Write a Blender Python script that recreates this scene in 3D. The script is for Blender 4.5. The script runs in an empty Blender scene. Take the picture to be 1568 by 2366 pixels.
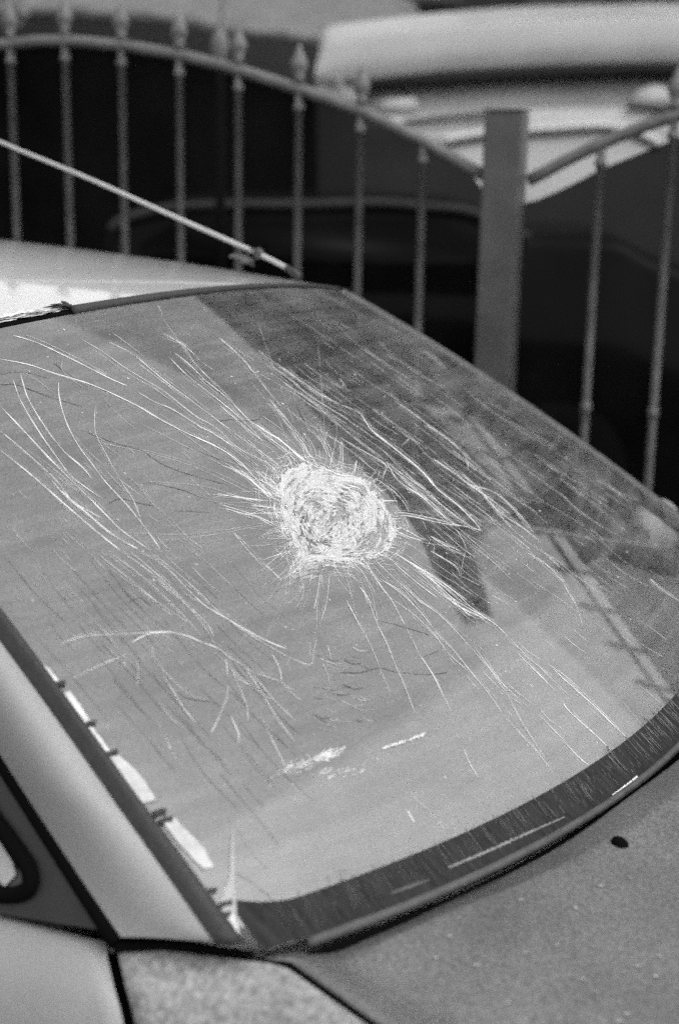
import bpy, bmesh, math, random
import numpy as np
from mathutils import Vector, noise
random.seed(7); np.random.seed(7)
S = bpy.context.scene
COL = S.collection
# ------------------------------------------------------------------ camera
# (fitted to the photograph; photo coordinates below are on a 1568 x 2366 grid)
PW, PH = 1568.0, 2366.0
CAM = np.array([0.4122, -1.5690, 1.5637]); YAW, PITCH, ROLL, LENS = 0.5151, 0.2480, 0.0187, 50.57
Fv = np.array([-math.sin(YAW)*math.cos(PITCH), math.cos(YAW)*math.cos(PITCH), -math.sin(PITCH)])
r0 = np.array([math.cos(YAW), math.sin(YAW), 0.0]); u0 = np.cross(r0, Fv)
Rv = math.cos(ROLL)*r0 + math.sin(ROLL)*u0
Uv = -math.sin(ROLL)*r0 + math.cos(ROLL)*u0
FPX = LENS/36.0*PH
cd = bpy.data.cameras.new('camera'); cam = bpy.data.objects.new('camera', cd); COL.objects.link(cam)
from mathutils import Matrix
M = Matrix(((Rv[0], Uv[0], -Fv[0], CAM[0]), (Rv[1], Uv[1], -Fv[1], CAM[1]), (Rv[2], Uv[2], -Fv[2], CAM[2]), (0, 0, 0, 1)))
cam.matrix_world = M
cd.sensor_fit = 'VERTICAL'; cd.sensor_height = 36.0; cd.lens = LENS
cd.clip_start = 0.05; cd.clip_end = 2000
cd.dof.use_dof = True; cd.dof.focus_distance = 1.98; cd.dof.aperture_fstop = 3.1
cd.dof.aperture_blades = 7
S.camera = cam
# ------------------------------------------------------------------ sky and sun (black and white photograph)
W = bpy.data.worlds.new('World'); S.world = W; W.use_nodes = True
nt = W.node_tree; nt.nodes.clear()
sky = nt.nodes.new('ShaderNodeTexSky'); sky.sky_type = 'NISHITA'; sky.sun_disc = False
SUN_EL, SUN_AZ = math.radians(60), math.radians(90)     # azimuth clockwise from +Y
sky.sun_elevation = SUN_EL; sky.sun_rotation = SUN_AZ
sky.air_density = 1.0; sky.dust_density = 2.0; sky.ozone_density = 1.0
bw = nt.nodes.new('ShaderNodeRGBToBW'); bg = nt.nodes.new('ShaderNodeBackground'); wo = nt.nodes.new('ShaderNodeOutputWorld')
nt.links.new(sky.outputs[0], bw.inputs[0]); nt.links.new(bw.outputs[0], bg.inputs[0]); nt.links.new(bg.outputs[0], wo.inputs[0])
bg.inputs[1].default_value = 0.15
sd = bpy.data.lights.new('sun', 'SUN'); sd.energy = 0.5; sd.angle = math.radians(120); sd.color = (1, 1, 1)
so = bpy.data.objects.new('sun', sd); COL.objects.link(so)
sv = Vector((math.sin(SUN_AZ)*math.cos(SUN_EL), math.cos(SUN_AZ)*math.cos(SUN_EL), math.sin(SUN_EL)))
so.rotation_euler = sv.to_track_quat('Z', 'Y').to_euler(); so.location = sv*30
S.view_settings.view_transform = 'Standard'; S.view_settings.look = 'None'
S.view_settings.exposure = 1.2; S.view_settings.gamma = 1.0; S.view_settings.use_curve_mapping = False
S.cycles.use_denoising = False        # the photograph is grainy film
S.cycles.use_adaptive_sampling = True; S.cycles.adaptive_threshold = .04; S.cycles.adaptive_min_samples = 16
S.cycles.max_bounces = 8; S.cycles.transparent_max_bounces = 12

# ------------------------------------------------------------------ maths helpers
def ray(px, py):
    d = Fv + Rv*(px-PW/2)/FPX - Uv*(py-PH/2)/FPX
    return d
def at(px, py, D):                      # point at a given depth
    return CAM + ray(px, py)*D
def onplane(px, py, n, c):
    d = ray(px, py); n = np.array(n, float)
    return CAM + d*((c-n@CAM)/(n@d))
def onz(px, py, z): return onplane(px, py, (0, 0, 1), z)
WB, WT, ZB, ZT, RUN, BB, BT, CT, CB = 0.7026, 0.5531, 0.914, 1.3671, 0.7256, 0.1521, 0.067, 0.0369, -0.0194
def gs0(u, v):                          # the windscreen's outer surface
    bow = BB*(1-v)+BT*v; cr = CB*(1-v)+CT*v
    return np.stack([-RUN*v-bow*u*u, u*(WB*(1-v)+WT*v), ZB*(1-v)+ZT*v-cr*u*u+0.08*v*(1-v)], -1)
def gnorm(u, v):
    e = 1e-3
    n = np.cross(gs0(u+e, v)-gs0(u-e, v), gs0(u, v+e)-gs0(u, v-e))
    return n/np.linalg.norm(n, axis=-1, keepdims=True)
def project(X):
    d = X-CAM; z = d@Fv
    return np.stack([PW/2+FPX*(d@Rv)/z, PH/2-FPX*(d@Uv)/z], -1)
def inv(P):                             # photo points -> (u, v) on the windscreen
    P = np.asarray(P, float).reshape(-1, 2); u = np.zeros(len(P)); v = np.full(len(P), .5)
    for _ in range(30):
        q = project(gs0(u, v))-P; e = 1e-4
        a = (project(gs0(u+e, v))-P-q)/e; b = (project(gs0(u, v+e))-P-q)/e
        det = a[:, 0]*b[:, 1]-a[:, 1]*b[:, 0]
        du = -(q[:, 0]*b[:, 1]-q[:, 1]*b[:, 0])/det; dv = -(a[:, 0]*q[:, 1]-a[:, 1]*q[:, 0])/det
        u = u+np.clip(du, -.3, .3); v = v+np.clip(dv, -.3, .3)
    return u, v
# (the plane of focus passes through the impact)
DC = inv([(772, 1195)]); DCP = gs0(DC[0], DC[1])[0]
cd.dof.focus_distance = float((DCP-CAM)@Fv)
def dent(u, v):
    d = np.linalg.norm((gs0(u, v)-DCP)*np.array([1, 1, 1.0]), axis=-1)
    return -0.011*np.exp(-(d/0.055)**2)-0.004*np.exp(-(d/0.03)**2)
def gs(u, v, off=0.0):
    u = np.asarray(u, float); v = np.asarray(v, float)
    return gs0(u, v)+gnorm(u, v)*(dent(u, v)+off)[..., None]
def resample(P, n):
    P = np.asarray(P, float); m = len(P)
    t = np.linspace(0, m-1, n); out = []
    for x in t:
        i = min(int(x), m-2); f = x-i
        p0, p1, p2, p3 = P[max(i-1, 0)], P[i], P[i+1], P[min(i+2, m-1)]
        out.append(.5*((2*p1)+(-p0+p2)*f+(2*p0-5*p1+4*p2-p3)*f*f+(-p0+3*p1-3*p2+p3)*f**3))
    return np.array(out)
def interp(x, xs, ys): return float(np.interp(x, xs, ys))

# ------------------------------------------------------------------ materials (all neutral)
def g(v): return (v, v, v, 1)
def mat(name, base=.5, rough=.5, metal=0., coat=0., coat_rough=.1, spec=None, ior=None, n_amt=0., n_scale=8., n_detail=6., bump=0., bump_scale=60., stretch=None, fleck=0., fleck_scale=400.):
    m = bpy.data.materials.new(name); m.use_nodes = True; t = m.node_tree; b = t.nodes['Principled BSDF']
    b.inputs['Base Color'].default_value = g(base); b.inputs['Roughness'].default_value = rough; b.inputs['Metallic'].default_value = metal
    b.inputs['Coat Weight'].default_value = coat; b.inputs['Coat Roughness'].default_value = coat_rough
    if ior: b.inputs['IOR'].default_value = ior
    if spec is not None: b.inputs['Specular IOR Level'].default_value = spec
    tc = t.nodes.new('ShaderNodeTexCoord'); src = tc.outputs['Object']
    if stretch:
        mp = t.nodes.new('ShaderNodeMapping'); mp.inputs['Scale'].default_value = stretch; t.links.new(src, mp.inputs[0]); src = mp.outputs[0]
    cur = None
    if n_amt or fleck:
        n = t.nodes.new('ShaderNodeTexNoise'); n.inputs['Scale'].default_value = n_scale; n.inputs['Detail'].default_value = n_detail
        n.inputs['Roughness'].default_value = .65
        t.links.new(src, n.inputs[0])
        r = t.nodes.new('ShaderNodeMapRange'); r.inputs[1].default_value = .3; r.inputs[2].default_value = .7
        r.inputs[3].default_value = base*(1-n_amt); r.inputs[4].default_value = base*(1+n_amt)
        t.links.new(n.outputs[0], r.inputs[0]); cur = r.outputs[0]
        if fleck:
            n2 = t.nodes.new('ShaderNodeTexNoise'); n2.inputs['Scale'].default_value = fleck_scale; n2.inputs['Detail'].default_value = 2
            t.links.new(tc.outputs['Object'], n2.inputs[0])
            r2 = t.nodes.new('ShaderNodeMapRange'); r2.inputs[1].default_value = .35; r2.inputs[2].default_value = .65
            r2.inputs[3].default_value = 1-fleck; r2.inputs[4].default_value = 1+fleck
            t.links.new(n2.outputs[0], r2.inputs[0])
            mm = t.nodes.new('ShaderNodeMath'); mm.operation = 'MULTIPLY'; t.links.new(cur, mm.inputs[0]); t.links.new(r2.outputs[0], mm.inputs[1]); cur = mm.outputs[0]
        t.links.new(cur, b.inputs['Base Color'])
        r3 = t.nodes.new('ShaderNodeMapRange'); r3.inputs[3].default_value = max(rough-.08, .02); r3.inputs[4].default_value = min(rough+.08, 1)
        t.links.new(n.outputs[0], r3.inputs[0]); t.links.new(r3.outputs[0], b.inputs['Roughness'])
    if bump:
        n = t.nodes.new('ShaderNodeTexNoise'); n.inputs['Scale'].default_value = bump_scale; n.inputs['Detail'].default_value = 5
        t.links.new(src, n.inputs[0]); bp = t.nodes.new('ShaderNodeBump'); bp.inputs['Strength'].default_value = bump; bp.inputs['Distance'].default_value = .004
        t.links.new(n.outputs[0], bp.inputs['Height']); t.links.new(bp.outputs[0], b.inputs['Normal'])
    return m
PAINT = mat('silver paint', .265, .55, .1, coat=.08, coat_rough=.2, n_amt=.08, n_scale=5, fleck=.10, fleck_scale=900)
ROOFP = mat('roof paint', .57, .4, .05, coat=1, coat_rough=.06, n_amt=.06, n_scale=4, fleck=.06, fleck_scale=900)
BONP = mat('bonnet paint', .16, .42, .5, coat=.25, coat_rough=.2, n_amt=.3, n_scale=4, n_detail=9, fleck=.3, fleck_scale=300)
RUB = mat('black rubber', .02, .6, n_amt=.3, n_scale=60, bump=.4, bump_scale=200)
GAPM = mat('shadow gap black', .003, .95, spec=.05)
TRIM = mat('dark grey trim', .018, .5, n_amt=.3, n_scale=30)
FRIT = mat('black ceramic edge', .02, .7, spec=.15, n_amt=.6, n_scale=30, stretch=(1, 6, 1), fleck=.2, fleck_scale=500)
SEAL = mat('grey windscreen rubber', .06, .6, n_amt=.35, n_scale=40, bump=.3)
CHALK = mat('peeling pale filler', .75, .8, n_amt=.25, n_scale=120, bump=.8, bump_scale=250)
CRACK = mat('white glass crack', .66, .5, n_amt=.12, n_scale=60)
CRACKF = mat('faint glass crack', .52, .5, n_amt=.2, n_scale=60)
DARKC = mat('dark glass crack', .06, .4)
IRON = mat('painted fence iron', .125, .55, .2, n_amt=.3, n_scale=25, bump=.2)
POSTM = mat('post paint', .075, .6, .1, n_amt=.25, n_scale=18, bump=.2)
VANP = mat('pale van paint', .32, .5, coat=.2, n_amt=.12, n_scale=2)
VDARK = mat('van dark joints and shade', .01, .6)
BLACKP = mat('black car paint', .012, .25, coat=.6, coat_rough=.08)
DGLASS = mat('dark car glass', .01, .12, n_amt=.1)
INT = mat('grey interior plastic', .10, .7, n_amt=.25, n_scale=30, bump=.2)
INTP = mat('pale painted glass reflection', .34, .7, n_amt=.15, n_scale=20)
SEATM = mat('grey seat cloth', .12, .9, n_amt=.3, n_scale=80)
TYRE = mat('tyre rubber', .025, .8, n_amt=.3, n_scale=40)
ALU = mat('wheel metal', .5, .35, .9)
GROUND = mat('worn asphalt', .05, .9, n_amt=.4, n_scale=6, bump=.5, bump_scale=120)
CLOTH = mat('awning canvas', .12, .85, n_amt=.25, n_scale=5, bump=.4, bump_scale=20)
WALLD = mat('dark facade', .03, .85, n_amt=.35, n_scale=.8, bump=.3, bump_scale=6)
WALLL = mat('pale render', .78, .8, n_amt=.12, n_scale=.7)
BLIND = mat('pale window blind', .75, .7, n_amt=.1, n_scale=2)

def glass_mat():
    m = bpy.data.materials.new('dusty windscreen glass'); m.use_nodes = True; t = m.node_tree; t.nodes.clear()
    N = t.nodes.new; L = t.links.new
    out = N('ShaderNodeOutputMaterial'); tc = N('ShaderNodeTexCoord')
    uv = N('ShaderNodeUVMap'); uv.uv_map = 'UVMap'
    # dust veil: wiping streaks + fine speckle
    mp = N('ShaderNodeMapping'); mp.inputs['Rotation'].default_value = (0, 0, math.radians(-28)); mp.inputs['Scale'].default_value = (3, 38, 1); L(uv.outputs[0], mp.inputs[0])
    n1 = N('ShaderNodeTexNoise'); n1.inputs['Scale'].default_value = 1.2; n1.inputs['Detail'].default_value = 7; n1.inputs['Roughness'].default_value = .7; n1.inputs['Distortion'].default_value = .6; L(mp.outputs[0], n1.inputs[0])
    n2 = N('ShaderNodeTexNoise'); n2.inputs['Scale'].default_value = 9; n2.inputs['Detail'].default_value = 8; n2.inputs['Roughness'].default_value = .7; L(tc.outputs['Object'], n2.inputs[0])
    n3 = N('ShaderNodeTexNoise'); n3.inputs['Scale'].default_value = 420; n3.inputs['Detail'].default_value = 2; L(tc.outputs['Object'], n3.inputs[0])
    a = N('ShaderNodeMath'); a.operation = 'MULTIPLY'; L(n1.outputs[0], a.inputs[0]); L(n2.outputs[0], a.inputs[1])
    b = N('ShaderNodeMath'); b.operation = 'MULTIPLY'; L(a.outputs[0], b.inputs[0]); L(n3.outputs[0], b.inputs[1])
    mr = N('ShaderNodeMapRange'); mr.inputs[1].default_value = .06; mr.inputs[2].default_value = .22; mr.inputs[3].default_value = .03; mr.inputs[4].default_value = .19; L(b.outputs[0], mr.inputs[0])
    # distinct dust specks
    vo = N('ShaderNodeTexVoronoi'); vo.inputs['Scale'].default_value = 55; L(tc.outputs['Object'], vo.inputs[0])
    sp = N('ShaderNodeMapRange'); sp.inputs[1].default_value = .10; sp.inputs[2].default_value = .05; sp.inputs[3].default_value = 0; sp.inputs[4].default_value = .35; L(vo.outputs['Distance'], sp.inputs[0])
    gate = N('ShaderNodeMath'); gate.operation = 'GREATER_THAN'; gate.inputs[1].default_value = .8; L(vo.outputs['Color'], gate.inputs[0])
    spg = N('ShaderNodeMath'); spg.operation = 'MULTIPLY'; L(sp.outputs[0], spg.inputs[0]); L(gate.outputs[0], spg.inputs[1])
    sm = N('ShaderNodeMath'); sm.operation = 'ADD'; sm.use_clamp = True; L(mr.outputs[0], sm.inputs[0]); L(spg.outputs[0], sm.inputs[1])
    tr = N('ShaderNodeBsdfTransparent'); tr.inputs[0].default_value = g(.85)
    df = N('ShaderNodeBsdfDiffuse'); df.inputs[0].default_value = g(.62)
    mx = N('ShaderNodeMixShader'); 
    gl = N('ShaderNodeBsdfGlossy'); gl.inputs[0].default_value = g(.95); gl.inputs['Roughness'].default_value = .035
    bp = N('ShaderNodeBump'); bp.inputs['Strength'].default_value = .03; bp.inputs['Distance'].default_value = .001; L(n2.outputs[0], bp.inputs['Height']); L(bp.outputs[0], gl.inputs['Normal'])
    fr = N('ShaderNodeFresnel'); fr.inputs[0].default_value = GLASS_IOR
    m2 = N('ShaderNodeMixShader'); L(fr.outputs[0], m2.inputs[0]); L(tr.outputs[0], m2.inputs[1]); L(gl.outputs[0], m2.inputs[2])
    L(sm.outputs[0], mx.inputs[0]); L(m2.outputs[0], mx.inputs[1]); L(df.outputs[0], mx.inputs[2]); L(mx.outputs[0], out.inputs[0]); return m
GLASS_IOR = 2.3
GLASS = glass_mat()
def net_mat():
    m = bpy.data.materials.new('black shade netting'); m.use_nodes = True; t = m.node_tree; t.nodes.clear(); N = t.nodes.new; L = t.links.new
    out = N('ShaderNodeOutputMaterial'); tr = N('ShaderNodeBsdfTransparent'); df = N('ShaderNodeBsdfDiffuse'); mx = N('ShaderNodeMixShader')
    tc = N('ShaderNodeTexCoord'); n = N('ShaderNodeTexNoise'); n.inputs['Scale'].default_value = 4; n.inputs['Detail'].default_value = 5; L(tc.outputs['Object'], n.inputs[0])
    r = N('ShaderNodeMapRange'); r.inputs[1].default_value = .3; r.inputs[2].default_value = .7; r.inputs[3].default_value = .0015; r.inputs[4].default_value = .006; L(n.outputs[0], r.inputs[0]); L(r.outputs[0], df.inputs[0])
    mx.inputs[0].default_value = .945; L(tr.outputs[0], mx.inputs[1]); L(df.outputs[0], mx.inputs[2]); L(mx.outputs[0], out.inputs[0]); return m
NET = net_mat()
def crater_mat():
    m = bpy.data.materials.new('crushed white glass'); m.use_nodes = True; t = m.node_tree; b = t.nodes['Principled BSDF']; N = t.nodes.new; L = t.links.new
    b.inputs['Roughness'].default_value = .45
    tc = N('ShaderNodeTexCoord')
    n = N('ShaderNodeTexNoise'); n.inputs['Scale'].default_value = 38; n.inputs['Detail'].default_value = 12; n.inputs['Roughness'].default_value = .78; n.inputs['Distortion'].default_value = 1.5; L(tc.outputs['Object'], n.inputs[0])
    cr = N('ShaderNodeValToRGB'); e = cr.color_ramp.elements; e[0].position = .36; e[0].color = g(.26); e[1].position = .47; e[1].color = g(.50); L(n.outputs[0], cr.inputs[0]); L(cr.outputs[0], b.inputs['Base Color'])
    n2 = N('ShaderNodeTexNoise'); n2.inputs['Scale'].default_value = 160; n2.inputs['Detail'].default_value = 6; L(tc.outputs['Object'], n2.inputs[0])
    bp = N('ShaderNodeBump'); bp.inputs['Strength'].default_value = .5; bp.inputs['Distance'].default_value = .0015; L(n2.outputs[0], bp.inputs['Height']); L(bp.outputs[0], b.inputs['Normal'])
    return m
CRUSH = crater_mat()

# ------------------------------------------------------------------ object helpers
def link(name, bm, m, parent=None, smooth=True, solid=0.0, recalc=True):
    if recalc: bmesh.ops.recalc_face_normals(bm, faces=bm.faces[:])
    me = bpy.data.meshes.new(name); bm.to_mesh(me); bm.free()
    if smooth:
        for p in me.polygons: p.use_smooth = True
    me.materials.append(m)
    o = bpy.data.objects.new(name, me); COL.objects.link(o)
    if parent is not None: o.parent = parent; o.matrix_parent_inverse = parent_inv(parent)
    if solid:
        s = o.modifiers.new('thickness', 'SOLIDIFY'); s.thickness = solid; s.offset = -1
    return o
def parent_inv(p):
    return Matrix.Translation(-p.location) if p.type == 'EMPTY' else Matrix.Identity(4)
def tag(o, label, cat=None, group=None, kind=None):
    if label: o['label'] = label
    if cat: o['category'] = cat
    if group: o['group'] = group
    if kind: o['kind'] = kind
    return o
def empty(name, loc, label, cat, group=None):
    o = bpy.data.objects.new(name, None); COL.objects.link(o); o.location = loc; o.empty_display_size = .1
    return tag(o, label, cat, group)
def grid(bm, G, closed=False):
    rows = [[bm.verts.new(tuple(map(float, p))) for p in r] for r in G]
    for a, b in zip(rows[:-1], rows[1:]):
        n = len(a)
        for i in range(n if closed else n-1):
            j = (i+1) % n
            try: bm.faces.new((a[i], a[j], b[j], b[i]))
            except ValueError: pass
    return rows
def tube(bm, P, R, seg=10, caps=True, flat=None):
    P = np.asarray(P, float); n = len(P)
    R = np.full(n, R) if np.isscalar(R) else np.asarray(R, float)
    T = np.gradient(P, axis=0); T /= np.linalg.norm(T, axis=1, keepdims=True)+1e-12
    up = np.array([0, 0, 1.0]) if abs(T[0][2]) < .9 else np.array([1.0, 0, 0])
    G = []
    for i in range(n):
        a = np.cross(T[i], up); a /= np.linalg.norm(a)+1e-12; b = np.cross(a, T[i])
        G.append([P[i]+R[i]*(math.cos(2*math.pi*k/seg)*a+math.sin(2*math.pi*k/seg)*b) for k in range(seg)])
    rows = grid(bm, G, True)
    if caps:
        bm.faces.new(rows[0]); bm.faces.new(list(reversed(rows[-1])))
def box(bm, lo, hi, bev=0.0, rot=None, at_=None):
    r = bmesh.ops.create_cube(bm, size=1.0); vs = r['verts']
    for v in vs:
        v.co = Vector([lo[i]+(v.co[i]+.5)*(hi[i]-lo[i]) for i in range(3)])
    if bev:
        es = list({e for v in vs for e in v.link_edges})
        r = bmesh.ops.bevel(bm, geom=es, offset=bev, segments=3, affect='EDGES'); vs = list({v for f in r['faces'] for v in f.verts} | {v for v in vs if v.is_valid})
    if rot is not None or at_ is not None:
        bmesh.ops.transform(bm, matrix=(Matrix.Translation(at_ or (0, 0, 0)) @ (rot.to_4x4() if rot is not None else Matrix.Identity(4))), verts=vs)
    return vs
def lathe(bm, prof, seg=16, loc=(0, 0, 0)):
    G = [[(loc[0]+r*math.cos(2*math.pi*k/seg), loc[1]+r*math.sin(2*math.pi*k/seg), loc[2]+z) for k in range(seg)] for r, z in prof]
    rows = grid(bm, G, True); bm.faces.new(rows[0]); bm.faces.new(list(reversed(rows[-1])))

# ------------------------------------------------------------------ setting
bm = bmesh.new()
n = 24
G = [[(x, y, 0) for x in np.linspace(-400, 400, n)] for y in np.linspace(-400, 400, n)]
grid(bm, G); tag(link('ground', bm, GROUND), None, kind='structure')

# dark building beyond the fence: it is what the dark half of the windscreen mirrors
def facade_box(name, x0, x1, y0, y1, z1, m, label, wins, wm, blinds=()):
    o = empty(name, ((x0+x1)/2, y0, 0), label, 'building')
    bm = bmesh.new(); f = bm.faces.new([bm.verts.new((x, y0, z)) for x, z in [(x0, 0), (x0, z1-.35), (x0+3, z1-.30), (x1-4, z1+.25), (x1+.1, z1+.75), (x1-.1, z1+.15), (x1-2.0, z1-.9), (x1-2.85, z1-2.3), (x1-3.3, z1-4.9), (x1-4.1, z1-7.2), (x1-4.7, 2.3), (x1-4.7, 0)]])
    r_ = bmesh.ops.extrude_face_region(bm, geom=[f]); bmesh.ops.translate(bm, vec=(0, 1.0, 0), verts=[v for v in r_['geom'] if isinstance(v, bmesh.types.BMVert)])
    box(bm, (x0, y0+.997, 0), (x1-5.2, y1, z1-.6))
    link('wall', bm, m, o, smooth=False)
    for (wx, wz, w, h) in wins:
        pale = any(abs(wx-a) < .01 and abs(wz-b) < .01 for a, b in blinds)
        bm = bmesh.new()
        for lo, hi in (((wx-w/2-.08, y0-.06, wz-h/2-.08), (wx-w/2, y0-.003, wz+h/2+.08)), ((wx+w/2, y0-.06, wz-h/2-.08), (wx+w/2+.08, y0-.003, wz+h/2+.08)),
                       ((wx-w/2+.002, y0-.06, wz+h/2), (wx+w/2-.002, y0-.003, wz+h/2+.08)), ((wx-w/2+.002, y0-.1, wz-h/2-.08), (wx+w/2-.002, y0-.003, wz-h/2))):
            box(bm, lo, hi)
        f = link('window', bm, m if not pale else BLIND, o, smooth=False)
        bm = bmesh.new(); box(bm, (wx-w/2+.003, y0-.03, wz-h/2+.003), (wx+w/2-.003, y0-.004, wz+h/2-.003)); link('pane', bm, BLIND if pale else wm, f, smooth=False)
    return o
wins = [(x, z, 1.0, 1.35) for x in (-6.5, -5.05, -3.6, -2.15, -.85) for z in (3.2, 6.35, 9.4)]
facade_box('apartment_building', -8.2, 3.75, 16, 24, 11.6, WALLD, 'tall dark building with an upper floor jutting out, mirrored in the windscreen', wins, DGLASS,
           blinds=[(-2.15, 6.35), (-.85, 6.35)])
# ------------------------------------------------------------------ the silver car
car = empty('silver_car', (-1.0, 0, 0), 'silver saloon with a smashed windscreen and peeling roof seal, nearest the camera', 'car')
# windscreen glass
NU, NV = 130, 110
uu, vv = np.meshgrid(np.linspace(-1, 1, NU), np.linspace(0, 1, NV))
uu = np.where(uu < 0, uu*(1-.02*(vv < .03)+.03*np.clip((vv-.03)/.08, 0, 1)), uu)
P = gs(uu, vv); bm = bmesh.new(); rows = grid(bm, P)
uvl = bm.loops.layers.uv.new('UVMap'); bm.verts.index_update(); bm.verts.ensure_lookup_table()
for f in bm.faces:
    for l in f.loops:
        i = l.vert.index; l[uvl].uv = ((uu.flat[i]+1)*.6, vv.flat[i]*.8)
glass = link('windscreen', bm, GLASS, car, recalc=False)
tag(glass, 'dusty windscreen with a white star of cracks')
for p_ in glass.data.polygons[:1]: pass

def strip_uv(top, bot, off, m, name, n=120, parent=glass, solid=0.0):
    """band on the glass between two lists of (u, v)"""
    a = resample(top, n); b = resample(bot, n); G = []
    for k in np.linspace(0, 1, 5):
        c = a*(1-k)+b*k; G.append(gs(c[:, 0], c[:, 1], off))
    bm = bmesh.new(); grid(bm, G); return link(name, bm, m, parent, solid=solid)
us = np.linspace(-.985, 1, 90)
fr_top = np.stack([us, .043+.030*np.clip((-us-.9)/.1, 0, 1)**2+.006*np.sin(us*9)*0+.012*np.clip((us-.9)/.1, 0, 1)], 1)
fr_bot = np.stack([us, 0*us+.0005], 1)
strip_uv(fr_top, fr_bot, .0006, FRIT, 'ceramic_band')
# pale weathered rubber lip under the glass edge
P0 = gs(np.linspace(-.93, 1, 120), np.zeros(120))+np.array([.003, 0, -.003])
bm = bmesh.new(); tube(bm, P0, .0047, 8); link('lower_seal', bm, SEAL, car)
DRIDGE = mat('grey grime', .17, .8, n_amt=.4, n_scale=80)
def ragged_band(pts, wpx, name, m, off=.001, n=160, parent=glass, jit=.6):
    """a ragged sliver lying along a photo polyline on the glass"""
    c = resample(pts, n); T = np.gradient(c, axis=0); T /= np.linalg.norm(T, axis=1, keepdims=True); Nn = np.stack([-T[:, 1], T[:, 0]], 1)
    w = resample(np.array(wpx, float)[:, None], n)[:, 0]
    j1 = np.array([noise.noise(Vector((i*.35, 3, len(pts))))+.6*noise.noise(Vector((i*.9, 9, 1))) for i in range(n)])
    j2 = np.array([noise.noise(Vector((i*.35, 7, len(pts))))+.6*noise.noise(Vector((i*.9, 5, 1))) for i in range(n)])
    a = c+Nn*(w*(.5+jit*j1))[:, None]; b = c-Nn*(w*(.5+jit*j2))[:, None]
    G = []
    for k in np.linspace(0, 1, 4):
        q = a*(1-k)+b*k; u, v = inv(q); G.append(gs(u, v, off))
    bm = bmesh.new(); grid(bm, G); return link(name, bm, m, parent)
ragged_band([(1034, 2006), (1120, 1970), (1220, 1925), (1302, 1889)], [4, 6, 5, 2], 'dust_ridge', DRIDGE, .0012)
ragged_band([(1412, 1838), (1450, 1812), (1470, 1795)], [2, 5, 5], 'dust_ridge', CHALK, .0012)
ragged_band([(900, 2066), (950, 2048), (990, 2034)], [4, 8, 2], 'dust_ridge', SEAL, .0012)
# near pillar moulding: dark rubber beside the glass
vs_ = np.linspace(-.0, 1, 60)
E1 = gs0(-np.ones(60), vs_)
nn = gnorm(-np.ones(60), vs_)
def E1v(k): return gs0(-np.ones(60), np.maximum(vs_, .042*k))
out_dir = np.array([.30, -.80, .0]); out_dir /= np.linalg.norm(out_dir)
def side_y(z): return -.742+(z-.93)*.42
OFF = .011*np.clip(vs_/.22, 0, 1)*(1-.3*np.clip((vs_-.5)*2, 0, 1))
bm = bmesh.new()
G = []
for k, (o_, h) in enumerate([(-.004, .001), (.002, .006), (.010, .008), (.018, .005), (.024, -.002), (.028, -.008)]):
    G.append(E1v(k/5)+out_dir*o_+nn*h+out_dir*(OFF*(1 if k < 3 else .55))[:, None])
grid(bm, G); link('pillar_moulding', bm, RUB, car)
# near A-pillar skin: from the moulding to the door gap, rolled over
Tg0 = np.array([-.262, side_y(.935), .935]); Tg1 = np.array([-.868, side_y(1.335), 1.335])
def doorline(t): return Tg0*(1-t)+Tg1*t
G = []
A = E1v(1)+out_dir*.027-nn*.008+out_dir*(OFF*.55)[:, None]
for k in np.linspace(0, 1, 14):
    row = []
    for i, t in enumerate(np.linspace(0, 1, 60)):
        a = A[i]; b = doorline(t)
        q = a*(1-k)+b*k+np.array([.10, -.35, .5])*math.sin(math.pi*k)*(.006+.030*min(1, t*5)); row.append(q)
    G.append(row)
bm = bmesh.new(); grid(bm, G); link('windscreen_pillar', bm, PAINT, car)
# far pillar and moulding
E2 = gs0(np.ones(60), vs_); n2 = gnorm(np.ones(60), vs_)
bm = bmesh.new(); G = []
for (o_, h) in [(-.003, .0005), (.004, .003), (.012, .002), (.03, -.012), (.05, -.04)]:
    G.append(E2+np.array([0, 1, 0])*o_+n2*h)
grid(bm, G); link('windscreen_pillar', bm, SEAL, car)

# roof
def roof_z(x, y):
    s = np.clip((-.7256-x)/1.5, -.2, 1)
    return 1.3671+.140*s-.080*s*s-.1206*y*y*(1+.15*np.clip(s, 0, 1))
hu = np.linspace(-1, 1, 61)
HE = gs0(hu, np.ones(61))
G = []
for s in np.linspace(0, 1, 50):
    row = []
    for i in range(61):
        x0 = HE[i][0]-.014; x = x0+(-2.15-x0)*s
        y = HE[i][1]*(1+.10*math.sin(math.pi*min(s*1.1, 1)))
        z = roof_z(x, y); z0 = roof_z(x0, HE[i][1]); z += (HE[i][2]+.006-z0)*max(0, 1-s*6)
        e = abs(hu[i]); z -= .035*max(0, (e-.88)/.12)**2
        z -= .22*max(0, (s-.82)/.18)**2
        row.append((x, y, z))
    G.append(row)
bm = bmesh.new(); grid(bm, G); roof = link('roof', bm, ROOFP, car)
# header seal between roof and glass
hs = HE+np.array([-.006, 0, .003])
bm = bmesh.new(); tube(bm, hs[19:], np.linspace(.0068, .003, 42), 8); link('header_seal', bm, RUB, car)
bm = bmesh.new(); tube(bm, hs[:20]+np.array([-.002, 0, -.004]), .005, 8); link('header_seal', bm, GAPM, car)
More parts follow.
